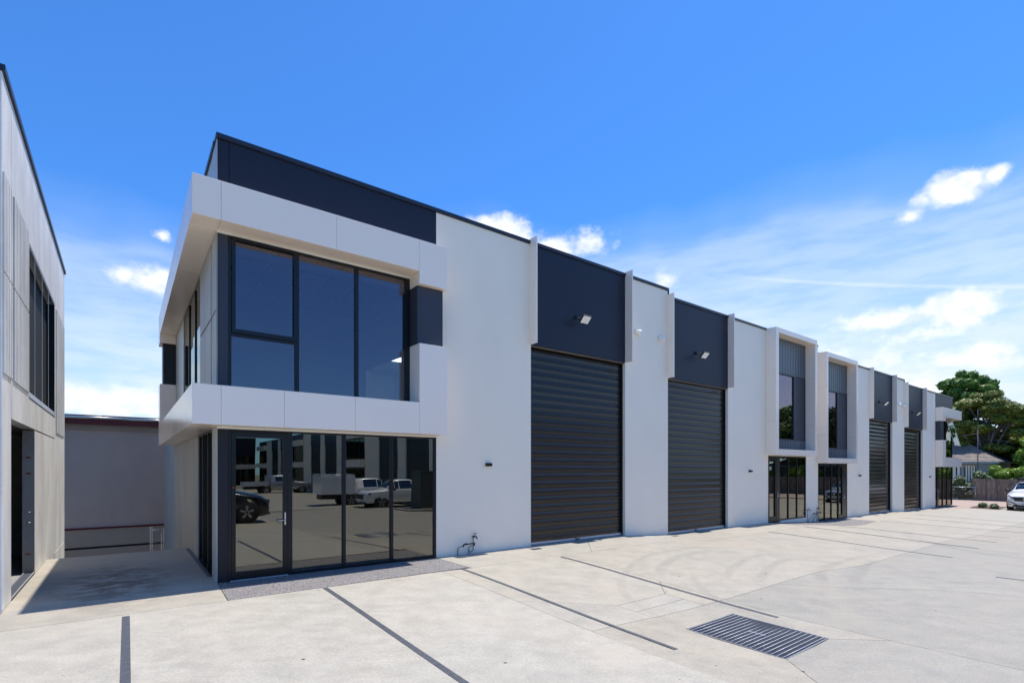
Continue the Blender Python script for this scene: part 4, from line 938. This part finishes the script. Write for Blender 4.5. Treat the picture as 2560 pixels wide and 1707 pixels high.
bushy('climber', (56.35, 11.6, ZG), 'dry climbing plant grown through the wire gate', 'climber', cloudof(56.3, 11.6, -.05, .10, .75, .45, 16, .22, 240, 10), leaf_dry, .09, 26, .03)
bushy('broadleaf_tree', (66, 8.0, ZG), 'dark leafy tree behind the bright green tree at the right edge', 'tree', cloudof(66, 7.6, 3.9, 2.0, 2.6, 2.2, 34, .8, 420, 12), leaf_dark, .22, 27, .2)
bushy('broadleaf_tree', (69, 11.5, ZG), 'dark leafy tree filling the space behind the layered tree', 'tree', cloudof(69, 11.0, 3.8, 1.6, 3.6, 2.0, 40, .85, 420, 13), leaf_dark, .22, 28, .2)
T_E = [(62, 4.2, 6.2, 3.3, 'tree whose leaf tips just enter the frame at the right edge', leaf_broad), (59.5, -1.5, 5.6, 2.9, 'dark green tree behind the fence, first out of frame', leaf_dark), (59.5, -6.0, 5.8, 3.2, 'dark green tree behind the fence, second out of frame', leaf_broad),
       (60, -11.5, 5.2, 3.0, 'dark green tree behind the fence, third out of frame', leaf_dark)]
for i, (x, y, z, r, lb_, lm) in enumerate(T_E):
    bushy('broadleaf_tree', (x, y, ZG), lb_, 'tree', cloudof(x, y, z, r*.75, r, r*.85, 46, .95, 430, 30+i), lm, .24, 40+i, .24)
for i, y in enumerate((1.0, -4.0, -8.5)): bushy('shrub', (57.3, y, ZG), 'shrub over the fence out of frame, number %s from the car' % ('one', 'two', 'three')[i], 'shrub', cloudof(57.3, y, 1.4, .8, 1.8, 1.0, 20, .5, 340, 60+i), leaf_bright, .15, 50+i)
# low plants in the bed
BED = MB().prism([(44.5,8.88),(46.95,9.08),(46.0,7.46),(44.24,7.44)], -.62, -.575).build('garden_bed', mulch_m, None, label='small mulched bed beside the white car', kind='structure')
for (x, y, lb_) in ((45.9, 8.45, 'left low green plant in the mulched bed'), (45.1, 7.75, 'low green plant in the bed beside the white car')):
    t = empty('low_plant', (x, y, -.58), lb_, 'plant', 'low plants in the garden bed')
    leaves('foliage', [(x, y, -.42, .22, .22, .17, 420)], leaf_gloss, t, .07, int(x*10), 1.0, elong=2.0)

# ------------------------------------------------------------------ fence, gate, house, mast
F = empty('timber_fence', (56.2, 2, ZG), 'weathered brown paling fence at the end of the yard', 'fence')
p0 = None; y = 10.98; k = 0; q = random.Random(5)
while y > -16:
    if p0 is None: p0 = MB().box(56.2, 56.22, y-.148, y, ZG, 1.2).build('paling', wood, F); c = p0
    else: c = clone(p0, F, p0.location+Vector((q.uniform(-.012, .012), -.156*k, q.uniform(-.03, .03))))
    t_ = q.uniform(.72, 1.25); c.color = (t_, t_*q.uniform(.94, 1.02), t_*q.uniform(.88, 1.0), 1)
    y -= .156; k += 1
for z in (-.3, .3, .9): MB().box(56.235, 56.28, -16, 10.98, z, z+.09).build('rail', wood, F)
MB().box(56.17, 56.25, -16, 10.98, ZG-.02, ZG+.05).build('plinth', wood, F)
GT = empty('wire_gate', (56.1, 11.5, ZG), 'low galvanised pipe framed wire gate beside the timber fence', 'gate')
MB().tube([(56.1, 10.78, ZG), (56.1, 10.78, .62)], .022, 8).build('post', galv, GT); MB().tube([(56.1, 10.78, .50), (56.1, 12.9, .50)], .020, 8).build('top_rail', galv, GT)
MB().tube([(56.1, 10.80, -.5), (56.1, 12.9, -.5)], .016, 8).build('bottom_rail', galv, GT); MB().tube([(56.1, 12.9, ZG), (56.1, 12.9, .6)], .022, 8).build('post', galv, GT)
m = MB()
for i in range(22):
    y = 10.85+i*.095; m.tube([(56.1, y, -.5), (56.1, y+.0, .5)], .0025, 4)
m.build('wire_mesh', galv, GT, kind='stuff')
def gabled(name, label, x0, x1, y0, y1, zb, ze, zr, wm, rm, chim=None, over=.5, hipd=None):
    H = empty(name, ((x0+x1)/2, (y0+y1)/2, zb), label, 'house')
    bx('wall', wm, H, x0, x1, y0, y1, zb, ze)
    xm = (x0+x1)/2; hy = hipd or min((y1-y0)/2-.2, (x1-x0)/2)
    A0 = (x0-over, y0-over, ze); A1 = (x1+over, y0-over, ze); A2 = (x1+over, y1+over, ze); A3 = (x0-over, y1+over, ze); R0 = (xm, y0+hy, zr); R1 = (xm, y1-hy, zr)
    # stepped tile courses on each slope
    for (a, b_, c, d) in ((A3, A0, R0, R1), (A1, A2, R1, R0), (A0, A1, R0, R0), (A2, A3, R1, R1)):
        a, b_, c, d = map(Vector, (a, b_, c, d)); n = 13; nor = (b_-a).cross(d-a).normalized()
        if nor.z < 0: nor = -nor
        for k in range(n):
            t0, t1 = k/n, (k+1)/n
            p = [a.lerp(d, t0)+nor*.05, b_.lerp(c, t0)+nor*.05, b_.lerp(c, t1)+nor*.015, a.lerp(d, t1)+nor*.015]
            mm = MB(); mm.add([tuple(v) for v in p]+[tuple(v-nor*.05) for v in p], [(0,1,2,3),(0,4,5,1),(4,7,6,5),(1,5,6,2),(0,3,7,4)]); mm.build('tile_course', rm, H)
    MB().box(x0-over-.08, x0-over, y0-over, y1+over, ze-.12, ze+.02).build('gutter', cream, H)
    bx('eave_soffit', cream, H, x0-over+.002, x1+over, y0-over, y1+over, ze-.06, ze-.01)
    if chim: bx('chimney', brown, H, *chim)
    return H
H1 = gabled('house', 'small pale house with brown tiled roof behind the fence', 59.0, 66.0, 10.2, 21, ZG, 2.62, 4.30, cream, tile_roof, (63.6, 64.3, 11.2, 12.1, 3.0, 4.55), hipd=2.2)
for (ya, yb_) in ((11.3, 12.1), (12.3, 13.6)):
    wv = MB().box(58.97, 58.998, ya, yb_, .9, 2.35).build('window', glass_clear, H1)
    for k in range(4): MB().box(58.955, 58.968, ya+.05+k*(yb_-ya-.1)/4, ya+.03+(k+.75)*(yb_-ya-.1)/4, .92, 2.32).build('curtain', whitep, H1)
gabled('house', 'red tiled house behind the fence out of frame', 60.5, 68, -9, 6.2, ZG, 2.4, 4.3, brick_red, tile_red)
TM = empty('aerial_mast', (58.3, 11.0, ZG), 'tall thin television aerial mast in front of the tiled roof', 'aerial')
MB().tube([(58.3, 11.05, ZG), (58.3, 11.05, 5.4)], .035, 8).build('pole', galv_d, TM); MB().tube([(58.3, 11.05, 5.4), (58.3, 11.05, 7.1)], .02, 8).build('pole', galv_d, TM)
m = MB(); m.tube([(58.3, 11.02, 5.02), (58.3, 12.2, 4.88)], .018, 6)
for k in range(7): m.tube([(58.05, 11.15+k*.16, 5.0-k*.02), (58.55, 11.15+k*.16, 5.0-k*.02)], .007, 5)
m.build('antenna', galv_d, TM)

# ------------------------------------------------------------------ vehicles
def lerp(a, b, t): return a+(b-a)*t
def vehicle(name, label, loc, rot, paint, kind='suv', group=None, L=4.6, Wd=1.84, H=1.85, wheel=.35, tray=None, bonnet_z=1.05, front_detail=True):
    """built nose towards -X at origin, ground at z=0"""
    r = empty(name, loc, label, 'car' if kind in ('suv', 'hatch') else 'ute', group); r.rotation_euler = (0, 0, rot)
    r['_w'] = [0, 0, 0]
    hw = Wd/2
    k = H/1.85
    if kind in ('suv', 'hatch'):
        st = [ # x, halfwidth, zbot, zshoulder, ztop, top halfwidth
            (0.00, .70, .30, .62, .70, .60), (.05, .84, .22, .74, .84, .74), (.22, .93, .20, .90, 1.00, .80), (.60, .985, .20, 1.02, 1.10, .80), (1.10, 1.0, .22, 1.10, 1.19, .79),
            (1.30, 1.0, .22, 1.13, 1.24, .78), (2.00, 1.0, .22, 1.16, 1.72, .70), (2.30, 1.0, .22, 1.17, 1.82, .68), (3.30, 1.0, .22, 1.18, 1.85, .68), (4.00, .99, .22, 1.19, 1.78, .67), (4.35, .96, .26, 1.15, 1.30, .70), (4.50, .90, .32, 1.0, 1.05, .72), (4.6, .80, .42, .85, .9, .66)]
        glass_rng = (5, 9); ws = (5, 6)
    else:
        st = [(0.00, .72, .42, .80, .88, .62), (.06, .86, .36, .92, 1.0, .74), (.25, .95, .34, 1.04, 1.12, .82), (.8, 1.0, .34, 1.12, 1.18, .82), (1.35, 1.0, .36, 1.16, 1.22, .80), (1.45, 1.0, .36, 1.18, 1.26, .79),
              (2.05, 1.0, .36, 1.2, 1.74, .72), (2.35, 1.0, .36, 1.2, 1.80, .70), (3.3, 1.0, .36, 1.2, 1.80, .70), (3.62, 1.0, .36, 1.2, 1.72, .70), (3.66, .98, .36, 1.15, 1.2, .78), (5.2, .98, .45, 1.14, 1.18, .80)]
        if tray: st = st[:-1]+[(3.75, .96, .40, 1.1, 1.14, .78)]
        glass_rng = (5, 9); ws = (5, 6)
    sx = L/st[-1][0] if not tray else 1.0
    def ring(s):
        x, w_, zb, zs, zt, tw = s; w_ *= hw; tw *= hw; z = lambda v: v*k
        h = [(0, z(zb)), (w_*.86, z(zb)), (w_*.985, z(zb)+.12), (w_, z(lerp(zb, zs, .55))), (w_*.985, z(zs)-.04), (w_*.955, z(zs)), (tw, z(zt)-.05), (tw*.86, z(zt)), (tw*.4, z(zt)+.02), (0, z(zt)+.025)]
        return [(x*sx, y, zz) for y, zz in h]+[(x*sx, -y, zz) for y, zz in h[-2:0:-1]]
    rings = [ring(s) for s in st]; n = len(rings[0]); m = MB()
    vs = [p for rr in rings for p in rr]; fs = []
    for i in range(len(rings)-1):
        for j in range(n): fs.append((i*n+j, (i+1)*n+j, (i+1)*n+(j+1)%n, i*n+(j+1)%n))
    fs += [tuple(range(n)), tuple(range(len(rings)*n-1, (len(rings)-1)*n-1, -1))]
    m.add(vs, fs, 0, True); body = m.build('body', paint, r)
    sb = body.modifiers.new('sub', 'SUBSURF'); sb.levels = 1; sb.render_levels = 2
    def pt(i, j, out=.008, t=None):
        p = Vector(rings[i][j]); return p
    # windscreen, side windows, rear window set just proud of the shell
    def patch(name_, quad, ins=.06, off=.012, mm=carglass):
        q_ = [Vector(p) for p in quad]; c = sum(q_, Vector())/len(q_); nor = (q_[1]-q_[0]).cross(q_[3]-q_[0]).normalized()
        if nor.dot(c-Vector((L/2, 0, 1.0))) < 0: nor = -nor
        pts = [p.lerp(c, ins)+nor*off for p in q_]
        mm_ = MB(); mm_.add(pts+[p-nor*.02 for p in pts], [(0,1,2,3),(0,4,5,1),(1,5,6,2),(2,6,7,3),(3,7,4,0)]); return mm_.build(name_, mm, r)
    a, b_ = ws
    def screen(name_, ia, ib, ta, tb, out):
        mm_ = MB(); P0 = [Vector(rings[ia][j]) for j in range(6, n-5)]; P1 = [Vector(rings[ib][j]) for j in range(6, n-5)]
        nor = (P1[2]-P0[2]).cross(P0[4]-P0[2]).normalized()
        if nor.z < 0: nor = -nor
        f0 = [p.lerp(q_, ta)+nor*out for p, q_ in zip(P0, P1)]; f1 = [p.lerp(q_, tb)+nor*out for p, q_ in zip(P0, P1)]
        for row in (f0, f1): row[0] = row[0]+Vector((0, -.05*(1 if row[0].y > 0 else -1), 0)); row[-1] = row[-1]+Vector((0, -.05*(1 if row[-1].y > 0 else -1), 0))
        k_ = len(f0); mm_.add(f0+f1+[p-nor*.03 for p in f0]+[p-nor*.03 for p in f1], [(i, i+1, k_+i+1, k_+i) for i in range(k_-1)]+[(i, 2*k_+i, 2*k_+i+1, i+1) for i in range(k_-1)]+[(k_+i, k_+i+1, 3*k_+i+1, 3*k_+i) for i in range(k_-1)], 0, True)
        return mm_.build(name_, carglass, r)
    screen('windscreen', a, b_, .06, .94, .014)
    for sgn in (1, -1):
        J = (5, 6) if sgn == 1 else (n-5, n-6)
        for i0, i1 in ((6, 7), (7, 8), (8, 9)) if kind != 'ute' else ((6, 7), (7, 8)):
            p, q2 = rings[i0], rings[i1]; patch('side_window', [p[J[0]], q2[J[0]], q2[J[1]], p[J[1]]], .09, .004)
        p, q2 = rings[5], rings[6]; patch('side_window', [p[J[0]], q2[J[0]], q2[J[1]], Vector(p[J[1]]).lerp(Vector(q2[J[1]]), .25)], .12, .004)
    if kind != 'ute': screen('rear_window', 9, 10, .1, .85, .014)
    # wheels
    wx = (.88*sx if not tray and kind != 'ute' else .95, (3.60*sx if kind != 'ute' else 4.05)) 
    for x in wx:
        for sgn in (1, -1):
            y0 = sgn*(hw-.22); y1 = sgn*(hw-.008); wheel_e = empty('wheel', (x, y1, wheel)); wheel_e.parent = r; wheel_e['_w'] = [x, y1, wheel]
            t_ = MB(); t_.tube([(x, y0, wheel), (x, y0+sgn*.02, wheel), (x, y1-sgn*.02, wheel), (x, y1, wheel)], [wheel*.93, wheel, wheel, wheel*.93], 28); t_.build('tyre', rubber, wheel_e)
            t_ = MB(); t_.tube([(x, y1-sgn*.01, wheel), (x, y1+sgn*.004, wheel)], [wheel*.66, wheel*.64], 24)
            for s_ in range(5):
                an = s_*6.283/5+.3; c_, s2 = math.cos(an), math.sin(an)
                t_.add([(x+c_*wheel*.1-s2*.03, y1+sgn*.012, wheel+s2*wheel*.1+c_*.03), (x+c_*wheel*.62-s2*.045, y1+sgn*.012, wheel+s2*wheel*.62+c_*.045), (x+c_*wheel*.62+s2*.045, y1+sgn*.012, wheel+s2*wheel*.62-c_*.045), (x+c_*wheel*.1+s2*.03, y1+sgn*.012, wheel+s2*wheel*.1-c_*.03)], [(0,1,2,3)], 1)
            t_.m = [0 if i < 26 else 1 for i in range(len(t_.m))]
            t_.build('rim', [blackp, cars], wheel_e)
            t_ = MB(); t_.tube([(x, y0-sgn*.05, wheel+.03), (x, sgn*(hw-.018), wheel+.03)], wheel*1.13, 28); t_.build('wheel_arch', blackp, r)
    zt = lambda v: v*k
    # front details
    if front_detail:
        e = -.006
        if kind == 'suv':
            gz0, gz1 = .60*k, .86*k
            mm = MB(); mm.add([(-.012, -.60*hw/ .92, gz1), (-.012, .60*hw/.92, gz1), (-.03, .42*hw/.92, gz0), (-.03, -.42*hw/.92, gz0), (.10, -.60*hw/.92, gz1), (.10, .60*hw/.92, gz1), (.10, .42*hw/.92, gz0), (.10, -.42*hw/.92, gz0)], [(0,1,2,3),(0,4,5,1),(1,5,6,2),(2,6,7,3),(3,7,4,0)]); mm.build('grille', blackp, r)
            MB().tube([(-.035, 0, lerp(gz0, gz1, .55)), (-.042, 0, lerp(gz0, gz1, .55))], .085, 20).build('badge', chrome, r)
            for sgn in (1, -1):
                mm = MB(); q_ = [(.0, sgn*.57, .86*k), (.30, sgn*.80, .98*k), (.24, sgn*.835, .86*k), (.01, sgn*.57, .74*k)]
                mm.add(q_+[(p[0]+.1, p[1]*.96, p[2]) for p in q_], [(0,1,2,3),(0,4,5,1),(1,5,6,2),(2,6,7,3),(3,7,4,0)]); mm.build('headlight', headl, r)
                mm = MB(); mm.tube([(.10, sgn*.80, .50*k), (.045, sgn*.72, .58*k), (.0, sgn*.55, .50*k), (-.02, sgn*.34, .38*k)], .024, 8); mm.build('bumper_trim', blackp, r)
                mm = MB(); mm.tube([(.085, sgn*.77, .42*k), (.02, sgn*.60, .41*k)], [.03, .022], 8); mm.build('fog_light', blackp, r)
            bx_ = MB().box(-.045, .1, -.52, .52, .25*k, .37*k); bx_.build('lower_grille', blackp, r)
            MB().box(-.055, -.03, -.19, .19, .38*k, .50*k).build('number_plate', plate_m, r); 
            for j in range(6): MB().box(-.058, -.0552, -.14+j*.05, -.11+j*.05, .41*k, .47*k).build('plate_character', card, r)
        else:
            MB().box(-.02, .1, -.5, .5, .62*k, .90*k).build('grille', blackp, r)
            for sgn in (1, -1):
                mm = MB(); q_ = [(-.005, sgn*.55, .95*k), (.24, sgn*.90, 1.03*k), (.2, sgn*.92, .90*k), (-.0, sgn*.58, .82*k)]
                mm.add(q_+[(p[0]+.1, p[1]*.96, p[2]) for p in q_], [(0,1,2,3),(0,4,5,1),(1,5,6,2),(2,6,7,3),(3,7,4,0)]); mm.build('headlight', headl, r)
            MB().box(-.045, .05, -.19, .19, .45*k, .57*k).build('number_plate', plate_m, r)
            MB().box(-.03, .1, -.7, .7, .38*k, .46*k).build('lower_grille', blackp, r)
    for sgn in (1, -1):
        xm = 1.62*sx if kind != 'ute' else 1.75
        mm = MB(); mm.tube([(xm, sgn*(hw*.93), 1.20*k), (xm-.02, sgn*(hw+.06), 1.22*k), (xm-.02, sgn*(hw+.22), 1.24*k)], [.03, .075, .06], 10); mm.build('mirror', blackp, r)
    if kind == 'suv':
        for sgn in (1, -1): MB().tube([(2.1*sx, sgn*.60, 1.80*k), (2.25*sx, sgn*.61, 1.875*k+.03), (3.7*sx, sgn*.60, 1.875*k+.03), (3.9*sx, sgn*.59, 1.81*k)], .022, 8).build('roof_rail', blackp, r)
    if tray == 'flat':
        MB().box(3.85, 5.9, -.92, .92, .80, .88).build('tray_bed', alu, r)
        for c in ((3.85, 5.9, -.93, -.90), (3.85, 5.9, .90, .93), (5.87, 5.91, -.9, .9), (3.80, 3.84, -.9, .9)): MB().box(*c, .88, 1.18 if c[0] != 3.80 else 1.75).build('tray_side', alu, r)
        MB().box(3.6, 5.8, -.45, .45, .50, .78).build('chassis', blackp, r)
    if tray == 'canopy':
        MB().box(3.82, 5.9, -.93, .93, .82, 1.95).build('canopy', carw, r, bevel=.02)
        MB().box(3.6, 5.8, -.45, .45, .50, .80).build('chassis', blackp, r)
        for y in (-.7, .7): MB().tube([(3.8, y, 2.02), (5.9, y, 2.02)], .025, 6).build('roof_rack', alu, r)
        for x in (4.1, 5.0, 5.7): MB().tube([(x, -.9, 2.04), (x, .9, 2.04)], .02, 6).build('rack_bar', alu, r)
        for x in (4.2, 5.2): MB().box(x, x+.04, .931, .945, 1.0, 1.8).build('strap', blackp, r)
    return r
PI = math.pi
v = vehicle('parked_car', 'white car with black roof rack cut by the right edge of the frame', (44.35, 6.22, gh(44.3, 6.2)-.0), 0, carw, 'suv', H=1.87, wheel=.37)
rb = MB().box(2.15, 3.9, -.62, .62, 1.97, 2.05); rb.build('roof_tray', blackp, v, bevel=.02)
vehicle('parked_car', 'silver car parked just beyond the white car, mirrored in the middle glass door', (44.5, 3.75, gh(44, 3.7)), 0, cars, 'suv', H=1.7)
vehicle('parked_car', 'black four wheel drive seen reflected in the nearest glass door', (4.75, -2.75, -.12), PI, card, 'suv', H=1.9, Wd=1.95, wheel=.42)
vehicle('parked_ute', 'white ute with white canopy seen reflected in the nearest glass front', (15.3, -11.6, -.35), PI, carw, 'ute', H=1.85, wheel=.40, tray='canopy')
vehicle('parked_ute', 'white pickup seen reflected beside the green kiosk', (10.95, -8.5, -.35), 0, carw, 'ute', H=1.8, wheel=.40)
vehicle('parked_ute', 'silver tray ute seen reflected deep in the nearest glass door', (14.6, -32.0, -.35), PI, cars, 'ute', H=1.8, wheel=.38, tray='flat')

# ------------------------------------------------------------------ opposite row and kiosk (seen reflected in the glass)
O = empty('opposite_row', (16.5, -35, -.4), 'white and charcoal warehouse row across the yard, seen reflected in the glass', 'building')
bx('side_wall', white_wall, O, 16.55, 34, -8.2, -8.0, -.4, 6.1); bx('roof_sheet', galv, O, 16.6, 34, -64, -8.2, 5.7, 5.8); bx('rear_wall', conc_l, O, 34, 34.2, -64, -8.0, -.4, 6.0)
y = -8.0; k = 0; zt = 6.2
seq = [('w', 2.2), ('s', 3.6), ('w', 1.4), ('s', 3.6), ('w', 3.0), ('g', 5.0)]
while y > -62:
    for typ, wd in seq:
        y1 = y-wd
        if typ == 'w': bx('wall_panel', white_wall, O, 16.35, 16.55, y1, y-.01, -.4, zt-.08)
        elif typ == 's':
            bx('dark_panel', dark_clad, O, 16.35, 16.55, y1, y-.01, 4.4, zt-.08); m = MB()
            for i in range(24): m.box(16.45, 16.47+.02*(i % 2), y1+.03, y-.03, -.35+i*.2, -.35+(i+1)*.2)
            m.build('roller_shutter', charcoal, O)
        else:
            bx('dark_panel', dark_clad, O, 16.35, 16.55, y1, y-.01, 5.2, zt-.08)
            bx('white_band', clad, O, 15.95, 16.34, y1, y, 4.7, 5.3); bx('white_band', clad, O, 15.95, 16.34, y1, y, 2.2, 2.8)
            bx('window', glass_clear, O, 16.4, 16.42, y1+.1, y-.1, 2.82, 4.68); bx('shopfront_window', glass_clear, O, 16.4, 16.42, y1+.1, y-.1, -.35, 2.18)
            for i in range(5): bx('mullion', frame_m, O, 16.37, 16.43, y1+.1+i*(wd-.2)/4-.03, y1+.1+i*(wd-.2)/4+.03, -.35, 4.68)
            bx('back_wall', plaster, O, 18.5, 18.6, y1, y, -.4, 5.2)
        bx('roof_capping', capm, O, 16.30, 16.62, y1, y-.004, zt-.078, zt)
        y = y1
    zt -= .15
O2 = empty('far_row', (3, -66, -.4), 'low warehouse row closing the far yard, mirrored in the nearest glass door', 'building')
xx = -12.0
for k, (typ, wd) in enumerate([('w', 3), ('s', 3.6), ('w', 3), ('g', 5), ('w', 2.5), ('s', 3.6), ('w', 2.4), ('g', 5)]):
    m_ = white_wall if typ == 'w' else dark_clad
    bx('wall_panel', m_, O2, xx, xx+wd-.01, -66.2, -66, (-.4 if typ == 'w' else 4.0), 6.6)
    if typ == 's': bx('roller_shutter', charcoal, O2, xx, xx+wd, -66.15, -66.05, -.4, 3.99)
    if typ == 'g': bx('window', glass_clear, O2, xx, xx+wd, -66.15, -66.1, -.4, 3.99); bx('white_band', clad, O2, xx, xx+wd, -65.99, -65.6, 2.0, 2.7)
    xx += wd
bx('roof_capping', capm, O2, -12, xx, -66.25, -65.97, 6.601, 6.68); bx('side_wall', conc_l, O2, -12, xx, -80, -66.21, -.4, 6.3)
KI = empty('electrical_kiosk', (14.4, -4.9, -.3), 'dark green electrical kiosk on a concrete plinth, seen reflected in the glass front', 'kiosk')
gk = mat('kiosk_green', (.06, .075, .065), .5)
MB().box(12.75, 14.7, -5.5, -4.35, -.15, 1.85).build('cabinet', gk, KI, bevel=.01); MB().box(11.9, 15.2, -5.9, -4.0, -.35, -.15).build('plinth', slab_m, KI)
for x in (12.8, 13.45, 14.1): MB().box(x, x+.55, -4.349, -4.335, -.05, 1.75).build('door', gk, KI)
MB().box(12.7, 14.75, -5.55, -4.30, 1.852, 1.90).build('roof', gk, KI)

# cleanup of helper properties
for o in bpy.data.objects:
    if '_w' in o.keys(): del o['_w']
